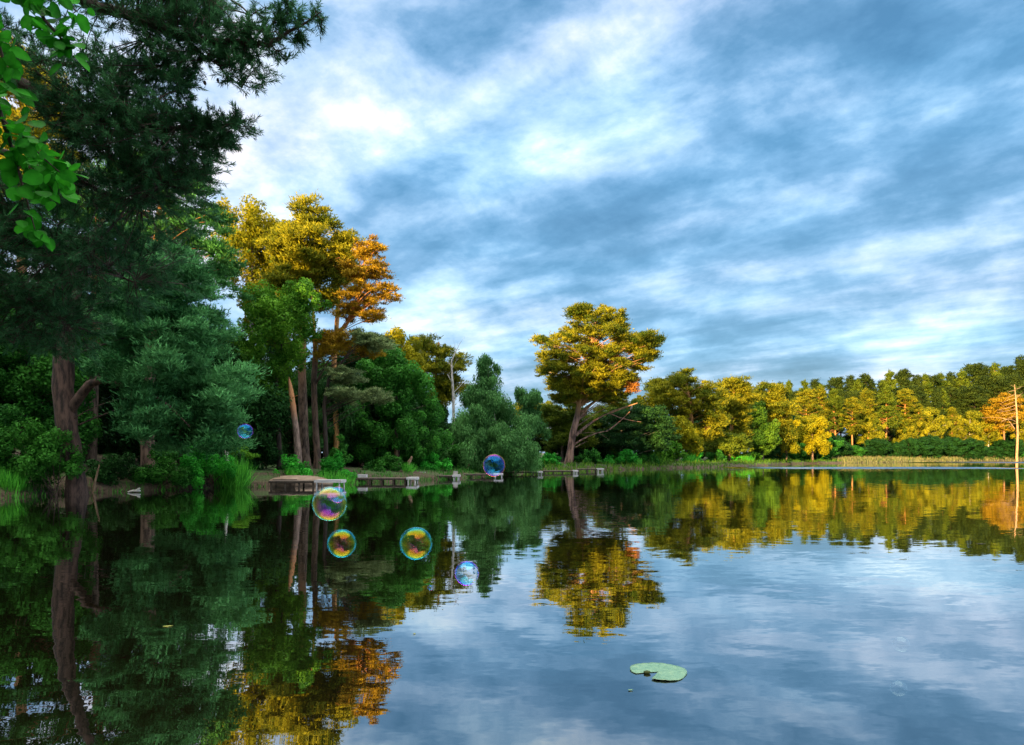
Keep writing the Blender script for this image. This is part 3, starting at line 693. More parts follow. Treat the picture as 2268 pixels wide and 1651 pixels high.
bare_tree('dead_tree', 'pale broken pine trunk leaning left of the thick dark trunk, its splintered top orange', 'dead tree', [(661,1016,.21),(656,960,.195),(650,910,.18),(645,870,.15),(642,850,.10),(640,835,.02)], 40.5, bark_mat('pale_broken_bark', (.10, .065, .05), (.32, .21, .17), top=(.55, .24, .10), z0=3.0, z1=4.2, scale=8),
    [(650,930,640,924,.03),(648,905,638,900,.025),(646,882,660,876,.03)])
bare_tree('tree_stump', 'pale broken stump standing in the bright shrubs on the left bank', 'stump', [(503,1010,.09),(500,990,.07),(501,968,.03)], 34.8, BARK_WHITE, [(501,985,494,978,.02)])
bare_tree('dead_tree', 'thin pale leaning stem in front of the shaggy birch', 'dead tree', [(1034,1040,.06),(1043,1022,.05),(1052,1003,.03)], 54, WOOD_DEAD, [])
bare_tree('dead_tree', 'short pale broken stem in the dark undergrowth right of the reeds', 'dead tree', [(878,1008,.14),(877,990,.12),(874,975,.06)], 50, WOOD_DEAD, [])
bare_tree('tree_stump', 'crooked brown stump leaning out of the undergrowth behind the second platform', 'stump', [(902,1038,.10),(906,1025,.12),(912,1012,.07)], 47, WOOD_DEAD, [])
bare_tree('dead_tree', 'thin slanting dead stem beside the base of the leaning pine', 'dead tree', [(208,1078,.05),(215,1050,.04),(220,1030,.02)], 29.8, WOOD_DEAD, [])

# ------------------------------------------------------------------ shrubs, reeds and grass along the bank
def shrub(name, label, cat, poly, d, mat, r=.4, L=.13, Wd=.08, dens=2.6, style='leaf', tint=(.1, .95), cover=1.6, group=None, flat=None, deep=.8):
    cx = sum(p[0] for p in poly)/len(poly); x = (cx-CX)/F*d; g = gz(x, d); base = np.array([x, d, g])
    root = thing(name, label, cat, base, group); C, T = Cards(), Tubes()
    fl = flat or .85
    for c in sample_crown(poly, d, r, dens, deep):
        c[2] = max(c[2], .12)
        rr = r*R.uniform(.7, 1.25); n = int(cover*4*math.pi*rr*rr*(.35+.65*fl)/(L*Wd*.5)*.5)
        clump(C, c, rr, fl, n, L, Wd, style, R.uniform(*tint))
        if R.random() < .5: T.add(bend(base+R.normal(0, .15, 3)*np.array([1, 1, 0])-[0, 0, .1], c, .2, 5), np.linspace(.03, .008, 5), 4)
    if T.n == 0: T.add([base-[0, 0, .1], base+[0, 0, .3]], [.03, .01], 4)
    link_mesh('stems', T.mesh('stems', base), root, BARK_DARK); link_mesh('leaves', C.mesh('leaves', base), root, mat)
    return root
def arch(x0, x1, yt, yb, n=9):
    return [(x0+(x1-x0)*(.5-.5*math.cos(math.pi*i/(n-1))), yb-(yb-yt)*math.sin(math.pi*i/(n-1))**.6) for i in range(n)]
for lb, a, d, mt, kw in (
 ('dark leafy shrub under the left boughs, left of the leaning trunk', (-40,120,905,1075), 27.6, G_LEAF, dict(r=.5, tint=(.05, .8))),
 ('leafy shrub with grey green leaves at the foot of the leaning pine', (60,178,950,1082), 27.2, G_LEAF, dict(r=.45, tint=(.2, .9))),
 ('very dark shrub in the hollow right of the leaning trunk', (185,330,1010,1083), 31.5, G_DARKLEAF, dict(r=.4)),
 ('dark shrub below the hanging pine boughs, right of the driftwood', (300,430,990,1084), 32.5, G_LEAF, dict(r=.45, tint=(0, .5))),
 ('bright glossy green shrub beside the tall reeds on the left bank', (385,525,975,1080), 33.6, G_BRIGHT, dict(r=.42, tint=(0, .8))),
 ('small shrub with yellow green sprays under the floating blue bubble', (505,568,985,1015), 36.0, G_LIME, dict(r=.3, L=.11, Wd=.05, tint=(.4, 1), flat=.4)),
 ('black green bush behind the sandy bank', (520,640,975,1052), 41, G_DARKLEAF, dict(r=.5)),
 ('rounded bright shrub at the foot of the pale leaning trunk', (605,690,1008,1058), 38.4, G_BRIGHT, dict(r=.36, tint=(.1, .9))),
 ('wide green shrub right of the three tall trunks', (700,792,1000,1063), 40.6, G_BRIGHT, dict(r=.4, tint=(0, .7))),
 ('pointed green shrub rising beside the third tall trunk', (735,775,965,1030), 42, G_LEAF, dict(r=.32, tint=(.3, 1))),
 ('dark shrub above the second platform', (795,905,1005,1055), 46.5, G_LEAF, dict(r=.45, tint=(0, .8))),
 ('bright yellow green shrub above the third platform', (900,998,1000,1052), 51, G_BRIGHT, dict(r=.42, tint=(.3, 1))),
 ('green shrub above the pale box on the third platform', (985,1060,985,1048), 55, G_LEAF, dict(r=.42)),
 ('dark shrub under the shaggy birch', (1050,1130,1000,1046), 60, G_DARKLEAF, dict(r=.5)),
 ('shadowed shrub between the shaggy birch and the round bush', (1120,1205,1000,1043), 65, G_LEAF, dict(r=.5)),
 ('round clipped looking bush just left of the great pine trunk', (1192,1245,1003,1040), 74, G_BRIGHT, dict(r=.42, tint=(.0, .7))),
 ('low dark green bush just right of the great pine trunk', (1270,1345,998,1036), 83, G_LEAF, dict(r=.55)),
 ('large round topped hedge like bush right of the great pine', (1325,1422,997,1036), 84.5, G_BRIGHT, dict(r=.55, tint=(0, .55))),
 ('leafy bush between the round topped bush and the light green willow', (1415,1465,1004,1036), 88.5, G_LEAF, dict(r=.5, tint=(.3, 1))),
 ('upright light green willow bush on the bank', (1440,1475,985,1034), 92, G_LIME, dict(r=.45, tint=(.3, 1), style='droop')),
 ('pale green spreading bush beyond the willow bush', (1468,1520,978,1030), 98, G_LIME, dict(r=.6, tint=(.1, .8))),
 ('bright green bush hanging over the pale stones', (1505,1555,992,1032), 101, G_BRIGHT, dict(r=.55, tint=(.3, 1))),
 ('grey green bush right of the pale stones', (1548,1610,995,1031), 107, G_LEAF, dict(r=.6)),
 ('low bright bush near the small stone landing', (1605,1650,1003,1030), 113, G_BRIGHT, dict(r=.5)),
 ('light green bush left of the small stone landing', (1640,1690,1000,1029), 118, G_LIME, dict(r=.55, tint=(0, .7))),
 ('dark bush right of the small stone landing', (1690,1752,995,1027), 132, G_DARKLEAF, dict(r=.8)),
 ('dark bush at the start of the grassy far bank', (1745,1800,990,1024), 144, G_LEAF, dict(r=.8, tint=(0, .5))),
 ('bright bush standing out on the grassy far bank', (1905,1955,992,1016), 175, G_LEAF, dict(r=.8, tint=(.5, 1))),
 ('small round bush on the grassy bank right of the bright bush', (2030,2056,1000,1015), 192, G_BRIGHT, dict(r=.7, tint=(0,.5))),
 ('second small round bush further right on the grassy bank', (2078,2102,1000,1015), 198, G_BRIGHT, dict(r=.7, tint=(0,.5))),
 ('pointed dark bush on the grassy bank left of the dead pine', (2118,2160,990,1014), 205, G_LEAF, dict(r=.9)),
 ('low bush at the foot of the dead pine', (2200,2300,1000,1012), 212, G_LEAF, dict(r=.9, tint=(.3,1)))):
    sc = d/40
    kw.setdefault('L', max(.12, .13*sc)); kw.setdefault('Wd', kw['L']*.58)
    shrub('shrub', lb, 'shrub', arch(*a), d, mt, **kw)

def blades(name, label, cat, spots, mat, kind=None, wd=.02, group=None):
    """spots: (x, y, spread x, spread y, height, count)"""
    C = Cards(); x0, y0 = spots[0][:2]; base = np.array([x0, y0, gz(x0, y0)])
    for x, y, sx, sy, h, n in spots:
        px = x+np.clip(R.normal(0, 1, n), -1.8, 1.8)*sx; py = y+np.clip(R.normal(0, 1, n), -1.8, 1.8)*sy
        pz = np.array([max(gz(a, b), -.1) for a, b in zip(px, py)])
        hh = h*R.uniform(.5, 1.1, n); ln = R.normal(0, .22, (n, 3)); ln[:, 0] += (px-x)/max(sx, .01)*.10; ax = unit(np.array([0, 0, 1])+ln)
        P = np.stack([px, py, pz], 1)+ax*hh[:, None]*.5
        nr = unit(np.stack([ln[:, 0], ln[:, 1]-.6, np.full(n, .5)], 1)+R.normal(0, .3, (n, 3)))
        C.add(P, ax, hh, wd, nr, R.random(n))
    if kind == 'stuff':
        o = link_mesh(name, C.mesh(name), None, mat); tag(o, label, cat, kind='stuff'); return o
    o = link_mesh(name, C.mesh(name, base), None, mat); o.location = tuple(base); tag(o, label, cat, group)
    return o
def X(px, d): return (px-CX)/F*d
blades('reed_clump', 'tall bright green reed clump at the waterline left of the sandy bank', 'reeds', [(X(523,34.4),34.4,.22,.3,1.7,420),(X(505,34.3),34.2,.25,.25,1.3,260),(X(538,34.8),34.8,.12,.2,1.2,160)], G_REED, wd=.035)
blades('reed_clump', 'light green reed clump behind the first platform', 'reeds', [(X(735,37.4),37.4,.35,.2,.95,300),(X(760,38.2),38.2,.3,.2,.7,160)], G_REED, wd=.035)
blades('grass_tuft', 'yellow green grass tuft on the bank at the left edge', 'grass', [(X(22,26.6),26.6,.22,.2,.85,420),(X(-10,26.6),26.6,.3,.2,.7,200)], G_REED, wd=.025)
for px, d, h, lb in ((1408,84,1.1,'reed clump at the right foot of the round topped bush'), (1452,89,1.3,'yellow green reed clump below the willow bush'), (1172,66,1.2,'light reed clump at the edge of the round bush'),
                     (905,46.2,.7,'reed clump on the bank behind the second platform'), (1655,111,1.2,'thin reed clump beside the stone landing'), (1530,99,1.3,'reed clump above the pale stones'), (648,37.8,.5,'short grass clump on the sandy bank')):
    blades('reed_clump', lb, 'reeds', [(X(px,d),d,.2*d/50,.3,h,260)], G_REED if px != 1452 else G_LIME, wd=.03*max(1, d/45))
sp = []
for a in np.linspace(.05, 1.2, 420):
    for k in range(5):
        r = float(shore_r(a))+R.uniform(.2, 14); x, y = CEN[0]+r*math.cos(a), CEN[1]+r*math.sin(a)
        if y > 125 and abs(x/y) < .82: sp.append((x, y, 1.2, 1.2, R.uniform(.5, 1.2), 24))
blades('bank_grass', 'pale grass and rushes covering the low far bank on the right', 'grass', sp, G_GRASS, 'stuff', .12)
def fringe(y0, y1, step, hs, sd):
    sp = []; a = -math.pi
    while a < math.pi:
        r0 = float(shore_r(a)); a += step/r0; x, y = CEN[0]+r0*math.cos(a), CEN[1]+r0*math.sin(a)
        if y < y0 or y >= y1 or abs(x/y) > .85: continue
        if 590 < (x/y*F+CX) < 700 and y < 40: continue
        for o in (R.uniform(-.12, .25), R.uniform(.0, .9)*hs, R.uniform(.5, 2.2)*hs):
            sp.append((CEN[0]+(r0+o)*math.cos(a), CEN[1]+(r0+o)*math.sin(a), sd, sd*.5, R.uniform(.14, .42)*hs, 12))
    return sp
blades('waterside_grass', 'short dark grass fringing the left bank along the waterline', 'grass', fringe(24, 62, .35, 1.3, .22), G_LEAF, 'stuff', .035)
blades('waterside_grass', 'taller rank grass along the middle and far waterline', 'grass', fringe(62, 200, .7, 2.0, .5), G_MIDLEAF, 'stuff', .10)

# sandy bank and timber edging
def simple_mat(name, c1, c2, scale=12, rough=.8, stretch=(1, 1, 1), bump=.3):
    m, nt, out = new_mat(name)
    tc = N(nt, 'ShaderNodeTexCoord'); mp = N(nt, 'ShaderNodeMapping'); mp.inputs['Scale'].default_value = stretch
    nt.links.new(tc.outputs['Object'], mp.inputs[0])
    no = N(nt, 'ShaderNodeTexNoise', i_Scale=float(scale), i_Detail=6.0, i_Roughness=.65); nt.links.new(mp.outputs[0], no.inputs['Vector'])
    r = ramp(nt, [(.35, c1), (.65, c2)]); nt.links.new(no.outputs[0], r.inputs[0])
    p = N(nt, 'ShaderNodeBsdfPrincipled', i_Roughness=rough); nt.links.new(r.outputs[0], p.inputs['Base Color'])
    b = N(nt, 'ShaderNodeBump', i_Strength=bump, i_Distance=.02); nt.links.new(no.outputs[0], b.inputs['Height']); nt.links.new(b.outputs[0], p.inputs['Normal'])
    nt.links.new(p.outputs[0], out.inputs[0]); return m
WOOD = simple_mat('weathered_boards', (.09, .065, .05), (.22, .17, .14), 10, stretch=(.3, 3, 3))
WOODD = simple_mat('dark_wet_timber', (.02, .014, .010), (.07, .05, .035), 8)
PALE = simple_mat('pale_worn_boards', (.33, .32, .34), (.56, .54, .56), 10, stretch=(.3, 3, 3))
STONE = simple_mat('pale_stone', (.22, .20, .18), (.5, .47, .44), 5)
SAND = simple_mat('sandy_earth', (.20, .135, .095), (.36, .26, .19), 3)
def lump(name, c, rx, ry, rz, mat, label=None, cat=None, parent=None, seed=0, sub=3, rough=.12):
    import bmesh
    bm = bmesh.new(); bmesh.ops.create_icosphere(bm, subdivisions=sub, radius=1)
    g = np.random.default_rng(seed); ph = g.uniform(0, 6, 9)
    for v in bm.verts:
        x, y, z = v.co; k = 1+rough*(math.sin(3*x+ph[0])*math.sin(3*y+ph[1])+.6*math.sin(5*z+4*x+ph[2])+.4*math.sin(8*y+5*x+ph[3]))
        v.co = (x*rx*k, y*ry*k, z*rz*k)
    me = bpy.data.meshes.new(name); bm.to_mesh(me); bm.free()
    for p in me.polygons: p.use_smooth = True
    o = link_mesh(name, me, parent, mat); o.location = tuple(float(q) for q in c)
    if label: tag(o, label, cat)
    return o
s = lump('sandy_bank', (X(655,37.0), 37.2, .12), 2.0, 1.3, .42, SAND, seed=3, rough=.05); tag(s, kind='structure')
# sloping board landing beside the sandy bank
V, Fc = [], []
for i in range(7):
    z = .02+i*.062; y = 34.75+i*.075
    box(V, Fc, (X(598,34.8), y, z-.05), (X(652,34.8), y+.07, z+.0))
py = py_mesh('board_revetment', V, Fc, None, WOOD); tag(py, 'grey stepped boards holding the sandy bank, left of the first platform', 'boards')
bpy.context.view_layer.update()

def platform(label, xs0, xend, xs1, ydeck, ywater, pale=True, npost=4, depth=.8, end_depth=1.1, group='fishing platforms along the left bank'):
    """positions in full-size photo pixels"""
    Fs, cx, yh = 1666.67, 1250.0, 1113.3
    d = 1.6*Fs/(ywater-yh); zd = (1.6-(ydeck-yh)/Fs*d)*.86
    x0, xe, x1 = [(q-cx)/Fs*d for q in (xs0, xend, xs1)]
    root = thing('fishing_platform', label, 'platform', ((x0+x1)/2, d, 0), group)
    org = ((x0+x1)/2, d, 0)
    V, Fc = [], []                                       # deck planks run across the walkway
    n = max(2, int((xe-x0)/.15)); w = (xe-x0)/n
    for i in range(n): box(V, Fc, (x0+i*w+.006, d+.0, zd-.035), (x0+(i+1)*w-.006, d+depth, zd+R.uniform(-.004, .004)))
    py_mesh('deck', V, Fc, root, WOOD, origin=org)
    V, Fc = [], []
    box(V, Fc, (x0, d+.02, zd-.12), (xe, d+.07, zd-.038)); box(V, Fc, (x0, d+depth-.08, zd-.12), (xe, d+depth-.03, zd-.038))
    py_mesh('beam', V, Fc, root, WOODD, origin=org)
    V, Fc = [], []
    n = max(2, int((x1-xe)/.15)); w = (x1-xe)/n
    for i in range(n): box(V, Fc, (xe+.01+i*w+.004, d-.12, zd-.01), (xe+(i+1)*w-.004, d-.12+end_depth, zd+.035))
    box(V, Fc, (xe+.01, d-.145, zd-.09), (x1+.02, d-.123, zd+.037))
    box(V, Fc, (x1-.02, d-.10, zd-.11), (x1+.002, d-.13+end_depth, zd-.012))
    py_mesh('end_platform', V, Fc, root, PALE if pale else WOOD, origin=org)
    for k in range(npost):
        x = x0+.1+(xe-x0-.2)*k/max(1, npost-1)
        for yy in (d+.10, d+depth-.15):
            T = Tubes(); T.add([(x, yy, -.7), (x, yy, zd-.036)], [.055, .05], 8); link_mesh('post', T.mesh('post', org), root, WOODD)
    for x in (xe+.12, x1-.1):
        for yy in (d-.06, d-.2+end_depth):
            T = Tubes(); T.add([(x, yy, -.7), (x, yy, zd-.012)], [.045, .04], 8); link_mesh('post', T.mesh('post', org), root, PALE if pale else WOOD)
    return d, zd
platform('nearest fishing platform, brown walkway with a long pale end, beside the sandy bank', 655, 768, 834, 1171.5, 1191, npost=4, depth=1.0)
d2, z2 = platform('second fishing platform from the left, with a pale box at its bank end', 869, 992, 1018, 1165.3, 1179.5, npost=5)
d3, z3 = platform('third fishing platform from the left, its narrow pale end carrying a small board', 1000, 1104, 1122, 1159.7, 1171, npost=5)
platform('fourth fishing platform, low dark walkway passing behind the gold rimmed bubble', 1122, 1205, 1228, 1156.3, 1166, npost=4)
platform('fifth fishing platform, dark walkway left of the great pine', 1232, 1312, 1325, 1151, 1159.5, npost=4)
platform('sixth fishing platform, in front of the great pine trunk', 1326, 1399, 1411, 1148.3, 1156, npost=4)
platform('farthest fishing platform with a cream end on three legs, right of the great pine', 1411, 1458, 1474, 1143.5, 1152.5, npost=3)
def bevel_box(name, lo, hi, mat, label, cat, parent=None, bev=.012):
    import bmesh
    c = (np.array(lo)+np.array(hi))/2; s = np.array(hi)-np.array(lo)
    bm = bmesh.new(); bmesh.ops.create_cube(bm, size=1)
    for v in bm.verts: v.co = Vector((v.co.x*s[0], v.co.y*s[1], v.co.z*s[2]))
    bmesh.ops.bevel(bm, geom=bm.edges[:], offset=bev, segments=2, affect='EDGES')
    me = bpy.data.meshes.new(name); bm.to_mesh(me); bm.free()
    o = link_mesh(name, me, parent, mat); o.location = tuple(c); 
    if label: tag(o, label, cat)
    return o
def xs(p, d): return (p-1250)/1666.67*d
bevel_box('wooden_box', (xs(869,d2), d2+.3, z2+.006), (xs(891,d2), d2+.8, z2+.19), PALE, 'long pale box lying on the bank end of the second platform', 'box')
bevel_box('wooden_box', (xs(1006,46.2), 46.95, z3+.006), (xs(1016,46.2), 47.35, z3+.22), PALE, 'small upright pale box, left of a pair on the third platform', 'box')
bevel_box('wooden_box', (xs(1018,46.2), 46.9, z3+.006), (xs(1034,46.2), 47.4, z3+.21), PALE, 'wider pale box, right of a pair on the third platform', 'box')
bevel_box('notice_board', (xs(1105,d3), d3+.5, z3+.04), (xs(1116,d3), d3+.54, z3+.29), STONE, 'small blank grey brown board standing on the pale end of the third platform', 'board')
V, Fc = [], []
for i in range(3): box(V, Fc, (xs(984,47.6), 47.95+i*.05, .05+i*.14), (xs(1012,47.6), 47.99+i*.05, .18+i*.14))
tag(py_mesh('board_revetment', V, Fc, None, WOODD), 'brown boards holding the bank behind the pair of pale boxes', 'boards')
V, Fc = [], []
box(V, Fc, (X(1425,88), 86.8, -.3), (X(1452,88), 86.9, .3)); box(V, Fc, (X(1452,88), 86.85, -.3), (X(1492,88), 86.95, .26))
# pale driftwood
T = Tubes(); b = np.array([X(295,29.6), 29.7, .03])
T.add([b+[-.28,0,.0], b+[-.1,.03,.05], b+[.1,0,.06], b+[.24,.02,.04]], [.03,.045,.055,.04], 9, .08)
T.add([b+[.12,0,.06], b+[.17,.01,.13], b+[.24,.0,.16]], [.05,.05,.03], 8, .05)
o = link_mesh('driftwood', T.mesh('driftwood', b), None, simple_mat('bleached_wood', (.5,.47,.43), (.78,.75,.7), 9)); o.location = tuple(b); tag(o, 'small bleached piece of driftwood at the waterline under the leaning pine', 'driftwood')
st = [(1507,1034.5,.30,98),(1516,1034,.38,99),(1527,1033.5,.42,99.5),(1547,1033,.30,103),(1556,1032.5,.34,104),(1570,1032,.28,107),(1590,1031.5,.3,110),(1660,1030.5,.35,117)]
for k, (px, py_, r, d) in enumerate(st):
    lump('stone', (X(px,d), d-.3, .08), r*1.3, r, r*.75, STONE, 'pale stone at the waterline below the far bushes', 'stone', seed=k+20, sub=2, rough=.2)['group'] = 'pale stones along the waterline'
V, Fc = [], []
g0 = 121.5
for i in range(5): box(V, Fc, (X(1861,122)+i*.9, g0, .28), (X(1861,122)+i*.9+.86, g0+1.6, .55))
py_ = None

# ------------------------------------------------------------------ things on the water
def lily():
    d = 5.05; c = np.array([X(1458,d), d, .002]); V, Fc = [], []
    nt_, nr_ = 72, 9; a0 = math.radians(218)
    for j in range(nr_+1):
        for i in range(nt_+1):
            t = i/nt_; a = a0+math.radians(24)+(2*math.pi-math.radians(48))*t
            edge = 1+.035*math.sin(5*a+1)
            k = min(t, 1-t)*nt_
            if k < 3: edge *= .90+.033*k
            r = (j/nr_)*edge
            cup = (j/nr_)**4*(.004*math.sin(3*a+.5)+.003)
            vein = .0025*abs(math.sin(a*9))*(j/nr_)
            V.append((r*.205*math.cos(a), r*.215*math.sin(a), max(cup, -.001)+vein))
    for j in range(nr_):
        for i in range(nt_):
            q = j*(nt_+1)+i; Fc.append((q, q+1, q+nt_+2, q+nt_+1))
    m, nt, out = new_mat('lily_leaf')
    tc = N(nt, 'ShaderNodeTexCoord'); no = N(nt, 'ShaderNodeTexNoise', i_Scale=16.0, i_Detail=6.0, i_Roughness=.7); nt.links.new(tc.outputs['Object'], no.inputs[0])
    rp = ramp(nt, [(.3, (.09,.21,.13)), (.5, (.17,.32,.20)), (.68, (.24,.38,.22)), (.78, (.30,.26,.10))]); nt.links.new(no.outputs[0], rp.inputs[0])
    p = N(nt, 'ShaderNodeBsdfPrincipled', i_Roughness=.35); nt.links.new(rp.outputs[0], p.inputs['Base Color'])
    b = N(nt, 'ShaderNodeBump', i_Strength=.4, i_Distance=.004); nt.links.new(no.outputs[0], b.inputs['Height']); nt.links.new(b.outputs[0], p.inputs['Normal'])
    nt.links.new(p.outputs[0], out.inputs[0])
    root = thing('lily_pad', 'pale green notched lily pad floating near the lower right', 'lily pad', c)
    o = py_mesh('leaf', V, Fc, root, m, True)
    sol = o.modifiers.new('t', 'SOLIDIFY'); sol.thickness = .002
    bud = lump('bud', (-.09, -.035, .008), .03, .016, .012, simple_mat('dark_bud', (.015,.03,.005), (.08,.1,.02), 20), parent=root, seed=5, sub=2)
    return m
LM = lily()
def float_leaf(px, py, d_w, ang, label, mat, asp=.4):
    d = 1.6*F/(py-YH); w = d_w/F*d; V = []; n = 12
    for i in range(n):
        a = 2*math.pi*i/n; x, y = math.cos(a)*w/2, math.sin(a)*w/2*asp*(1-.5*math.cos(a))
        V.append((x*math.cos(ang)-y*math.sin(ang), x*math.sin(ang)+y*math.cos(ang), .002*math.cos(2*a)))
    V.append((0, 0, .004)); Fc = [(i, (i+1) % n, n) for i in range(n)]
    o = py_mesh('floating_leaf', V, Fc, None, mat, True); o.location = (X(px,d), d, .006)
    sol = o.modifiers.new('t', 'SOLIDIFY'); sol.thickness = .0015
    tag(o, label, 'leaf')
LY = simple_mat('yellowing_leaf', (.2, .26, .03), (.42, .4, .06), 30, .4)
float_leaf(1397, 1530, 13, .2, 'tiny pale leaf on the water below the lily pad', LM)
float_leaf(372, 1388, 22, .3, 'thin yellow green leaf floating on the dark water at the left', LY)
float_leaf(2172, 1205, 22, .0, 'dark leaf floating by the edge of the tree reflections at the right', simple_mat('dark_leaf', (.02,.02,.01), (.06,.05,.02), 20))
float_leaf(2015, 1187, 14, .5, 'small dark leaf floating left of the larger one under the far trees', simple_mat('brown_leaf', (.03,.02,.01), (.08,.05,.02), 20))
float_leaf(918, 1405, 8, .5, 'speck of pale leaf on the water below the pair of cyan bubbles', LY)

# ------------------------------------------------------------------ soap bubbles
def bubble_mat(name, stops, gain, zmix):
    m, nt, out = new_mat(name)
    lw = N(nt, 'ShaderNodeLayerWeight'); lw.inputs['Blend'].default_value = .5
    tc = N(nt, 'ShaderNodeTexCoord'); sx = N(nt, 'ShaderNodeSeparateXYZ'); nt.links.new(tc.outputs['Object'], sx.inputs[0])
    no = N(nt, 'ShaderNodeTexNoise', i_Scale=22.0, i_Detail=3.0); no.inputs['Distortion'].default_value = 1.5; nt.links.new(tc.outputs['Object'], no.inputs['Vector'])
    # film thickness: drains downwards, swirls a little; the colour follows thickness and viewing angle
    f = math_n(nt, 'MULTIPLY_ADD', sx.outputs[2], zmix, 0.0)
    f = math_n(nt, 'ADD', f, math_n(nt, 'MULTIPLY_ADD', no.outputs[0], .30, -.15))
    f = math_n(nt, 'ADD', f, lw.outputs['Facing'], clamp=True)
    r = ramp(nt, stops); nt.links.new(f, r.inputs[0])
    g = N(nt, 'ShaderNodeBsdfGlossy', i_Roughness=.0); t = N(nt, 'ShaderNodeBsdfTransparent')
    k = math_n(nt, 'POWER', lw.outputs['Facing'], 3.2)
    k = math_n(nt, 'MULTIPLY_ADD', k, .85*gain, .11*gain, clamp=True)
    sc = N(nt, 'ShaderNodeVectorMath', operation='SCALE'); nt.links.new(r.outputs[0], sc.inputs[0]); nt.links.new(k, sc.inputs[3])
    nt.links.new(sc.outputs[0], g.inputs['Color'])
    # what is reflected is not transmitted
    inv = vmath(nt, 'SUBTRACT', (1, 1, 1), vmath(nt, 'MULTIPLY', sc.outputs[0], (.6, .6, .6))); nt.links.new(inv, t.inputs['Color'])
    a = N(nt, 'ShaderNodeAddShader'); nt.links.new(g.outputs[0], a.inputs[0]); nt.links.new(t.outputs[0], a.inputs[1])
    nt.links.new(a.outputs[0], out.inputs[0]); return m
BM = {'cyan': bubble_mat('soap_film_cyan', [(0, (.9,.15,.35)), (.15, (1,.4,.05)), (.3, (.95,.8,.03)), (.45, (.6,.9,.1)), (.58, (.1,.8,.75)), (.8, (.05,.75,1)), (1, (.6,1,1))], 1.0, 1.5),
      'violet': bubble_mat('soap_film_violet', [(0, (.35,.08,1)), (.12, (.7,.1,.9)), (.25, (1,.25,.4)), (.4, (1,.7,.05)), (.55, (.8,.95,.2)), (.72, (.2,.9,.85)), (.88, (.4,.95,1)), (1, (.9,1,.9))], 1.0, 2.2),
      'gold': bubble_mat('soap_film_gold', [(0, (.02,.45,1)), (.4, (.05,.3,1)), (.6, (.4,.08,.7)), (.7, (.9,.15,.5)), (.8, (1,.5,.05)), (.95, (1,.85,.2)), (1, (1,.9,.5))], 1.1, .8),
      'blue': bubble_mat('soap_film_blue', [(0, (.03,.6,1)), (.5, (.03,.4,1)), (.68, (.2,.1,1)), (.8, (.85,.1,.9)), (1, (1,.4,.7))], 1.8, .8),
      'blue_soft': bubble_mat('soap_film_soft_blue', [(0, (.03,.6,1)), (.5, (.03,.4,1)), (.68, (.2,.1,1)), (.8, (.85,.1,.9)), (1, (1,.4,.7))], .95, .8),
      'faint': bubble_mat('soap_film_faint', [(0, (.5,.7,.8)), (.7, (.6,.9,.9)), (1, (1,.9,.8))], .35, .8)}
def bubble(px, py, rp, d, mat, label):
    import bmesh
    r = rp/F*d; c = W(px, py, d); c[2] = max(c[2], .0 if mat == 'faint' else r)
    bm = bmesh.new(); bmesh.ops.create_uvsphere(bm, u_segments=64, v_segments=32, radius=r)
    for v in bm.verts: v.co.x *= 1.0+.02*v.co.z/r
    me = bpy.data.meshes.new('soap_bubble'); bm.to_mesh(me); bm.free()
    for p in me.polygons: p.use_smooth = True
    o = link_mesh('soap_bubble', me, None, BM[mat]); o.location = tuple(c); tag(o, label, 'bubble', 'soap bubbles drifting over the pond')
bubble(730, 1116, 38, 2.6, 'violet', 'largest soap bubble, cyan rim with yellow and violet swirls, in front of the nearest platform')
bubble(748, 1096, 18.5, 3.6, 'gold', 'small orange rimmed soap bubble half hidden behind the largest one')
bubble(757, 1204, 31.5, 2.9, 'cyan', 'cyan rimmed soap bubble with yellow patches, directly below the largest one')
bubble(921.5, 1204, 36, 2.8, 'cyan', 'cyan rimmed soap bubble with orange patches, alone over dark water right of the pair')
bubble(1094, 1031, 25, 4.2, 'gold', 'soap bubble with a gold rim and blue centre in front of the fourth platform')
bubble(543, 955.5, 16.5, 5.0, 'blue_soft', 'small blue soap bubble highest of all, against the dark trees on the left')
bubble(1034, 1270, 27, 3.2, 'blue', 'blue and violet soap bubble over the edge of the golden reflections')
bubble(953, 1302, 6, 3.8, 'blue_soft', 'tiny soap bubble low over the water left of the violet and blue one')
bubble(1996, 1427, 17, 5.8, 'faint', 'faint colourless soap bubble resting on the water at the lower right')
bubble(1990, 1527, 17, 4.7, 'faint', 'faint ring of a soap bubble on the water nearest the lower right corner')

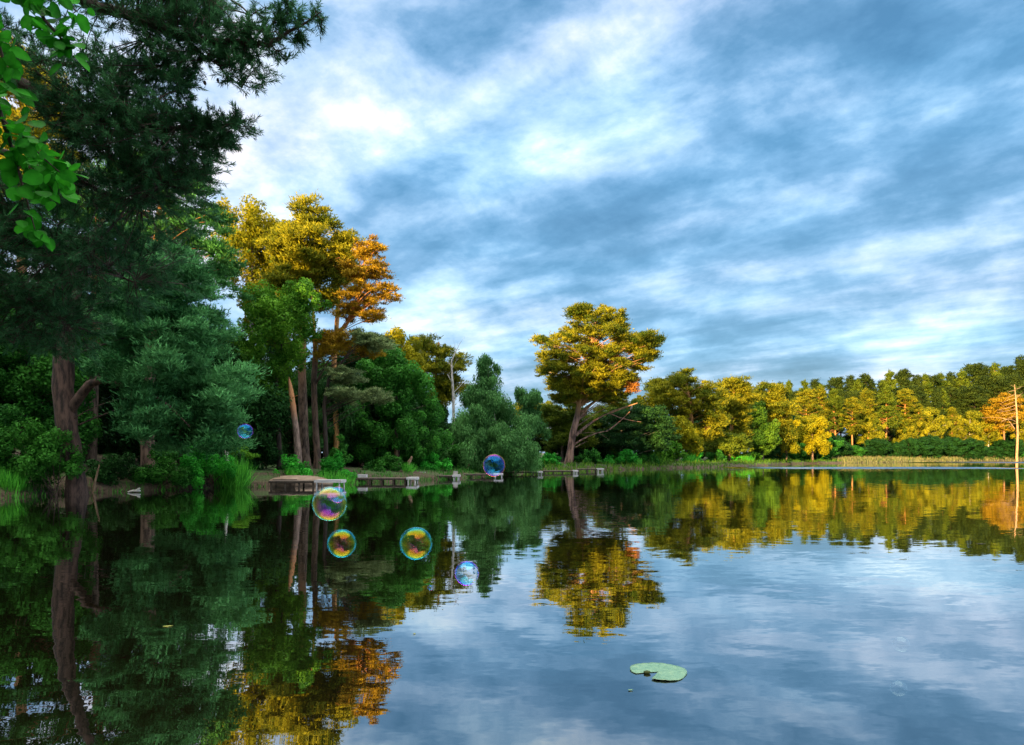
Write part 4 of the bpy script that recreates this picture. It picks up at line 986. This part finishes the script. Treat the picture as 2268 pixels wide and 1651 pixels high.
# ------------------------------------------------------------------ overhanging pine at the upper left (near)
def near_pine():
    base = np.array([-11.5, 8.6, gz(-11.5, 8.6)])
    root = thing('pine_tree', 'overhanging pine at the upper left with needle tufts dark against the sky', 'pine tree', base)
    T = Tubes(); C = Cards()
    tp = np.array([base-[0, 0, .2], base+[.1, .1, 3], base+[.3, .2, 6], base+[.3, .4, 9], base+[.6, .5, 12], base+[.7, .5, 14]])
    T.add(tp, [.34, .3, .26, .2, .14, .05], 12, .03)
    limbs = []
    def limb(pts, r0, r1, src=None):
        P = [W(K(x), K(y), d) for x, y, d in pts]
        if src is not None: P.insert(0, np.array(src))
        P = np.array(P); t = np.linspace(0, len(P)-1, (len(P)-1)*5+1)
        Q = np.stack([np.interp(t, np.arange(len(P)), P[:, k]) for k in range(3)], 1)
        Q[1:-1] += R.normal(0, .012, (len(Q)-2, 3))
        T.add(Q, np.linspace(r0, r1, len(Q)), 7); limbs.append(Q)
    limb([(60,-60,9.6),(250,20,9.4),(330,42,9.2),(440,92,9.1),(560,104,9.0),(655,108,8.9),(720,70,8.9),(785,28,8.85)], .10, .007, base+[.4, .3, 7.6])
    limb([(655,108,8.9),(700,140,8.9)], .012, .006); limb([(560,104,9),(600,60,9),(625,22,9)], .014, .006); limb([(600,104,9),(660,62,8.9),(705,20,8.9)], .014, .006)
    limb([(440,92,9.1),(520,150,9.1),(590,215,9)], .02, .007); limb([(330,42,9.2),(400,120,9.2),(440,220,9.2)], .02, .006)
    limb([(-20,120,10),(120,150,10),(260,170,10.2),(330,200,10.4)], .07, .012, base+[.3, .3, 6.5])
    limb([(-20,170,9.8),(110,230,9.8),(180,250,9.6),(270,300,9.5),(400,320,9.4),(480,305,9.3),(540,310,9.3),(602,295,9.2)], .10, .008, base+[.3, .3, 6.0])
    limb([(-20,215,9.6),(60,225,9.6),(120,210,9.6)], .04, .01, base+[.3, .3, 5.8])
    limb([(70,240,9.8),(130,310,9.9),(200,330,10)], .035, .01)
    limb([(-20,360,10),(120,420,10),(240,460,10),(330,500,10.2),(400,450,10)], .07, .01, base+[.3, .3, 5.2])
    limb([(-20,480,10),(80,560,10),(170,630,10.2),(260,660,10.4),(330,690,10.5)], .09, .012, base+[.2, .2, 4.4])
    limb([(-20,700,10.4),(80,760,10.5),(160,790,10.6)], .05, .01, base+[.2, .2, 3.2])
    A = np.concatenate(limbs)
    def needles(p, ax, n, L):
        a = unit(ax[None]*R.uniform(.5, 1.3, (n, 1))+R.normal(0, .45, (n, 3)))
        o = p+ax*R.uniform(-.10, .05, (n, 1))
        ll = L*R.uniform(.7, 1.2, n); c = o+a*ll[:, None]*.5
        nr = unit(a*.5+np.array([0, 0, .5])+R.normal(0, .4, (n, 3)))
        C.add(c, a, ll, .0085, nr, np.clip(R.uniform(.1, .9)+R.normal(0, .2, n), 0, 1))
    def spray(P, n, size, L=.075, m=26, droop=0):
        i = np.argmin(((A-P)**2).sum(1)); q = A[i]; v = P-q; l = np.linalg.norm(v)
        if l > .05: T.add(bend(q, P, .05*l, 5), np.linspace(min(.018, .006+.008*l), .005, 5), 4)
        d0 = unit(v) if l > .05 else sph(1)[0]
        for _ in range(n):
            e = P+R.normal(0, size, 3)*np.array([1, 1, .75]); w = unit((e-P)/size*.6+d0*.7+np.array([.15, 0, .25-droop]))
            T.add([P, (P+e)/2+w*.02, e], [.005, .004, .003], 3)
            needles(e, w, m, L)
            if R.random() < .6: needles((e+P)/2, w, m//2, L)
    # tips along the thin outer limbs
    for Q in limbs[:7]:
        for k in range(8, len(Q), 1):
            if (Q[k][0]/Q[k][1]) > -.66: spray(Q[k]+R.normal(0, .06, 3), 3, .08, L=.085, m=34)
    regs = [([(270,-60),(520,-60),(545,10),(570,60),(520,110),(470,130),(420,120),(330,90),(280,40)], 9.4, .6, 115, .14), ([(60,-60),(270,-60),(280,40),(200,50),(100,20)], 9.6, .6, 14, .12),
            ([(500,60),(560,40),(640,20),(640,60),(700,30),(705,10),(720,50),(780,15),(795,25),(760,60),(740,90),(720,110),(700,160),(650,130),(600,120),(520,120)], 8.95, .15, 46, .07),
            ([(420,110),(540,110),(640,140),(650,190),(590,210),(520,190),(500,160),(440,240),(400,200),(370,150)], 9.1, .3, 62, .08),
            ([(300,100),(400,110),(430,200),(400,260),(330,220),(280,160)], 9.4, .4, 34, .10),
            ([(150,190),(290,180),(370,240),(430,270),(470,280),(470,360),(480,420),(400,450),(300,420),(180,360),(110,290)], 9.5, .9, 250, .13),
            ([(450,290),(480,265),(520,300),(600,285),(605,305),(560,345),(500,370),(460,340)], 9.3, .25, 60, .08),
            ([(120,380),(330,400),(460,400),(450,470),(430,560),(380,640),(300,740),(150,760),(-20,720),(-20,560),(60,480)], 10.2, 1.1, 330, .16),
            ([(-20,700),(150,740),(250,740),(200,820),(80,860),(-20,850)], 10.6, .8, 90, .16),
            ([(-20,40),(120,40),(230,90),(250,160),(120,170),(-20,130)], 9.8, .6, 24, .12),
            ([(-20,440),(60,440),(120,380),(160,330),(100,420),(60,520),(-20,560)], 10, .5, 30, .12)]
    for poly, d, dd, n, size in regs:
        xs_ = [p[0] for p in poly]; ys_ = [p[1] for p in poly]; c = 0
        while c < n:
            x, y = R.uniform(min(xs_), max(xs_)), R.uniform(min(ys_), max(ys_))
            if not inside(poly, (x, y)): continue
            c += 1; P = W(K(x), K(y), d); P[1] += R.uniform(-dd, dd)
            big = size > .12
            spray(P, 5 if big else 4, size, .09 if big else .085, 38 if big else 40, .1 if y > 150 else 0)
    # cones
    for x, y in ((270,110),(298,140),(446,142),(448,170),(500,198),(532,192),(528,145),(570,65)):
        q = W(K(x), K(y), 9.1); T.add([q, q+[0, 0, -.03], q+[.003, 0, -.055]], [.012, .02, .008], 8, .1)
    link_mesh('trunk', T.mesh('trunk', base), root, BARK_DARK); link_mesh('needles', C.mesh('needles', base), root, G_NEARPINE)
near_pine()

# ------------------------------------------------------------------ leafy branch at the left edge (nearest)
def near_alder():
    base = np.array([-3.9, 1.3, gz(-3.9, 1.3)])
    root = thing('alder_tree', 'nearest leafy tree, its broad bright green leaves hanging in at the left edge', 'tree', base)
    T = Tubes()
    T.add([base-[0, 0, .2], base+[.05, .05, 1.2], base+[0, .1, 2.5], base+[.1, .1, 4.2]], [.12, .10, .08, .03], 10, .03)
    tw = [[(-80,-140,2.3),(60,-30,2.25),(110,50,2.2),(150,95,2.2),(165,120,2.2)], [(60,-30,2.25),(140,-15,2.2),(190,30,2.2)], [(-120,60,2.4),(-30,180,2.35),(5,290,2.3),(35,380,2.3),(60,470,2.25),(85,560,2.25)],
          [(5,290,2.3),(60,340,2.2),(110,390,2.2),(145,420,2.15)], [(35,380,2.3),(90,400,2.3),(130,470,2.3)], [(-120,-60,2.2),(-20,60,2.15),(10,150,2.15),(12,210,2.15)]]
    leaves = []
    for k, pts in enumerate(tw):
        P = [W(K(x), K(y), d) for x, y, d in pts]
        if k in (0, 2, 5): P.insert(0, base+np.array([.05, .1, 3.4-.5*k/2]))
        P = np.array(P); t = np.linspace(0, len(P)-1, (len(P)-1)*6+1); Q = np.stack([np.interp(t, np.arange(len(P)), P[:, j]) for j in range(3)], 1)
        T.add(Q, np.linspace(.012 if k in (0, 2, 5) else .004, .0018, len(Q)), 6)
        st = 4 if k in (0, 2, 5) else 0
        for i in range(st, len(Q), 1):
            for _ in range(2 if k in (1,) else 3): leaves.append((Q[i]+R.normal(0, .022, 3), i/len(Q)))
    V, Fc, Tn = [], [], []
    for q, u in leaves:
        L = R.uniform(.036, .068); w = L*R.uniform(.6, .8)
        ax = unit(np.array([R.normal(.25, .6), R.normal(-.1, .5), R.normal(-.55, .4)])); nr = unit(np.array([R.normal(0, .5), R.normal(-.7, .4), R.normal(.5, .45)]))
        sd = unit(np.cross(ax, nr)); nr = np.cross(sd, ax); b0 = len(V)
        prof_ = [(0,.0),(.12,.30),(.32,.50),(.55,.47),(.78,.36),(.92,.12),(1,0)]
        fold = R.uniform(.08, .3); curl = R.uniform(-.25, .3)
        for s_, wd in prof_:
            c0 = q+ax*(L*s_+.012)+nr*(curl*L*s_*s_)
            V += [c0-sd*w*wd+nr*fold*w*wd, c0, c0+sd*w*wd+nr*fold*w*wd]
        for i in range(6):
            a = b0+i*3; Fc += [(a, a+1, a+4, a+3), (a+1, a+2, a+5, a+4)]
        t0 = R.random()*.8; Tn += [t0, min(1, t0+.35), t0]*7
    cnt = np.full(len(Fc), 4)
    me = raw_mesh('leaves', np.array(V)-base, cnt, np.array(Fc).ravel(), np.array(Tn), None, True)
    link_mesh('trunk', T.mesh('trunk', base), root, BARK_DARK)
    m = foliage_mat('fresh_leaf_green', (.006, .09, .006), (.05, .40, .02), .4, 45.0)
    link_mesh('leaves', me, root, m)
near_alder()

# ------------------------------------------------------------------ unseen wooded slope behind the photographer, shaped for its shade (off to the left and behind)
def belt():
    C = Cards(); sa, ca = math.sin(SUN_A), math.cos(SUN_A)
    def top(u): return float(np.interp(u, [-75, -46, -41, -37, -34, -30, -25, -13, 0, 30, 90, 140], BTOP))
    for u in np.arange(-75, 150, 1.7):
        v = -12 if u < 0 else -12-u*1.3 if u < 30 else -51
        x, y = u*ca+v*sa, -u*sa+v*ca; g = gz(x, y); h = top(u)+(-12-v)*math.tan(SUN_E)
        z = g+.5
        while z < h:
            rr = 1.9
            for k in range(2):
                c = np.array([x+R.normal(0, .8)*ca, y-R.normal(0, .8)*sa+R.normal(0, .8), min(z+R.uniform(-.5, .5), h-rr*.5)])
                clump(C, c, rr, .9, 150, .95, .7, 'leaf', R.random())
            z += 1.9
    o = link_mesh('woodland', C.mesh('woodland'), None, G_LEAF)
    tag(o, 'unseen dense woodland behind and left of the viewpoint, its height shaped to shade the banks', 'woodland', kind='stuff')
BTOP = [22, 22, 20.0, 17.5, 16, 15, 15, 19, 28, 26, 27, 27]  # treetop heights shaped to set the shade line and darken the bubble reflections
belt()

# ------------------------------------------------------------------ sky, sun, camera
def world():
    w = bpy.data.worlds.new('World'); SC.world = w; w.use_nodes = True
    nt = w.node_tree; nt.nodes.clear()
    out = nt.nodes.new('ShaderNodeOutputWorld')
    sky = nt.nodes.new('ShaderNodeTexSky'); sky.sky_type = 'NISHITA'; sky.sun_disc = False
    sky.sun_elevation = SUN_E; sky.sun_rotation = math.pi+SUN_A; sky.air_density = 1.2; sky.dust_density = .6; sky.ozone_density = 2.0
    bg1 = nt.nodes.new('ShaderNodeBackground'); bg1.inputs[1].default_value = .1; nt.links.new(sky.outputs[0], bg1.inputs[0])
    tc = N(nt, 'ShaderNodeTexCoord')
    D = vmath(nt, 'NORMALIZE', tc.outputs['Generated'])
    sp = N(nt, 'ShaderNodeSeparateXYZ'); nt.links.new(D, sp.inputs[0])
    zc = math_n(nt, 'MAXIMUM', sp.outputs[2], 0.0)
    den = math_n(nt, 'ADD', zc, .10)
    cb = N(nt, 'ShaderNodeCombineXYZ')
    nt.links.new(math_n(nt, 'DIVIDE', sp.outputs[0], den), cb.inputs[0]); nt.links.new(math_n(nt, 'DIVIDE', sp.outputs[1], den), cb.inputs[1])
    def fbm(rot, scl, detail, rough, loc=(0, 0, 0), dist=0.0):
        mp = N(nt, 'ShaderNodeMapping'); mp.vector_type = 'TEXTURE'; mp.inputs['Rotation'].default_value = (0, 0, rot); mp.inputs['Scale'].default_value = tuple(1/q for q in scl); mp.inputs['Location'].default_value = loc
        nt.links.new(cb.outputs[0], mp.inputs[0])
        n = N(nt, 'ShaderNodeTexNoise', i_Scale=1.0, i_Detail=detail, i_Roughness=rough); n.inputs['Distortion'].default_value = dist
        nt.links.new(mp.outputs[0], n.inputs['Vector']); return n.outputs[0]
    big = fbm(SKYROT, (.55, 1.15, 1), 4.0, .5, SKYLOC, .15)
    med = fbm(SKYROT, (2.0, 3.4, 1), 7.0, .56, (3.1, 1.7, 0), .15)
    mp3 = N(nt, 'ShaderNodeMapping'); mp3.inputs['Scale'].default_value = (6.0, 6.0, 11.0); mp3.inputs['Rotation'].default_value = (.2, .5, 0); nt.links.new(D, mp3.inputs[0])
    puff = N(nt, 'ShaderNodeTexNoise', i_Scale=1.0, i_Detail=8.0, i_Roughness=.6); puff.inputs['Distortion'].default_value = .12; nt.links.new(mp3.outputs[0], puff.inputs['Vector'])
    v = math_n(nt, 'ADD', math_n(nt, 'MULTIPLY', big, .75), math_n(nt, 'MULTIPLY', med, .62))
    v = math_n(nt, 'ADD', v, math_n(nt, 'MULTIPLY', puff.outputs[0], .95))       # centred near 1.0
    # broad light and dark regions of the cloud deck, by direction
    for (px, py, sig, amp) in SKYBLOBS:
        d0 = unit(np.array([(px-CX)/F, 1.0, (YH-py)/F]))
        dt = vmath(nt, 'DOT_PRODUCT', D, tuple(float(q) for q in d0))
        e = math_n(nt, 'EXPONENT', math_n(nt, 'MULTIPLY', math_n(nt, 'SUBTRACT', dt, 1.0), 1/(sig*sig)))
        v = math_n(nt, 'MULTIPLY_ADD', e, amp, v)
    f = math_n(nt, 'MULTIPLY_ADD', v, 1.55, -1.30, clamp=True)
    r = ramp(nt, [(0, (.022,.085,.165)), (.2, (.040,.118,.21)), (.36, (.075,.165,.27)), (.5, (.135,.23,.335)), (.66, (.22,.31,.405)), (.8, (.33,.395,.45)), (.92, (.46,.48,.49))])
    nt.links.new(f, r.inputs[0])
    # unseen zenith made bright warm white, added to light the shaded tree tops
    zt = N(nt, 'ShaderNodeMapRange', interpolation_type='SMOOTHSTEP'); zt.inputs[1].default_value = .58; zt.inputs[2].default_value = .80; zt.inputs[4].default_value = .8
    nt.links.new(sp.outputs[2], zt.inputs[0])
    # a hint of lilac in the brighter parts
    n2 = fbm(1.0, (.8, .5, 1), 3.0, .5, (7, 3, 0))
    tint = ramp(nt, [(.40, (.90, 1.0, 1.04)), (.62, (1.22, 1.0, .99))]); nt.links.new(n2, tint.inputs[0])
    col = vmath(nt, 'MULTIPLY', r.outputs[0], tint.outputs[0])
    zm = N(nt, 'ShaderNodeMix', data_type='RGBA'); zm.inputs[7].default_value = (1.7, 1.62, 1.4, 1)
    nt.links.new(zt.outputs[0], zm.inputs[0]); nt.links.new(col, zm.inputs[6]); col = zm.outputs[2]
    bg2 = nt.nodes.new('ShaderNodeBackground'); bg2.inputs[1].default_value = SKYGAIN; nt.links.new(col, bg2.inputs[0])
    mx = N(nt, 'ShaderNodeMixShader', i_0=.88); nt.links.new(bg1.outputs[0], mx.inputs[1]); nt.links.new(bg2.outputs[0], mx.inputs[2])
    nt.links.new(mx.outputs[0], out.inputs[0])
SKYROT, SKYLOC, SKYGAIN = -.75, (0.3, 0.2, 0), .78
SKYBLOBS = [(1310,235,.07,.22), (735,370,.07,.14), (850,310,.05,.15), (960,620,.06,.15), (2200,665,.07,.16), (1950,745,.08,.06), (470,200,.10,.12), (1180,300,.06,.08),
            (2260,350,.28,-.14), (1000,140,.14,-.10), (1350,600,.10,-.06), (2050,560,.10,-.08), (820,500,.09,-.08), (600,290,.05,-.10), (1950,480,.12,.08)]
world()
sun = bpy.data.lights.new('sun', 'SUN'); sun.energy = 4.6; sun.angle = math.radians(.5); sun.color = (1.0, .66, .27)
so = bpy.data.objects.new('sun', sun); COL.objects.link(so)
dirv = Vector((math.sin(SUN_A)*math.cos(SUN_E), math.cos(SUN_A)*math.cos(SUN_E), -math.sin(SUN_E)))
so.rotation_euler = dirv.to_track_quat('-Z', 'Y').to_euler(); so.location = (-40, -60, 40)

cam = bpy.data.cameras.new('camera'); cam.lens = 24; cam.sensor_width = 36; cam.shift_y = (YH-825.5)/2268; cam.clip_end = 6000; cam.clip_start = .05
co = bpy.data.objects.new('camera', cam); COL.objects.link(co); co.location = (0, 0, CH); co.rotation_euler = (math.pi/2, 0, 0); SC.camera = co
for k, r in PR.items():                               # a prototype that was never planted is dropped
    if k not in used:
        for c in KIDS[r]: bpy.data.objects.remove(c)
        bpy.data.objects.remove(r)
for o in bpy.data.objects:
    if '_new' in o: del o['_new']
vs = SC.view_settings; vs.view_transform = 'Standard'; vs.look = 'None'; vs.gamma = 1; vs.exposure = 1.88; vs.use_curve_mapping = False
SC.cycles.max_bounces = 8; SC.cycles.transparent_max_bounces = 12; SC.cycles.diffuse_bounces = 3; SC.cycles.glossy_bounces = 4
SC.cycles.use_denoising = True
print('cards', sum(len(m.polygons) for m in bpy.data.meshes), 'objects', len(bpy.data.objects))
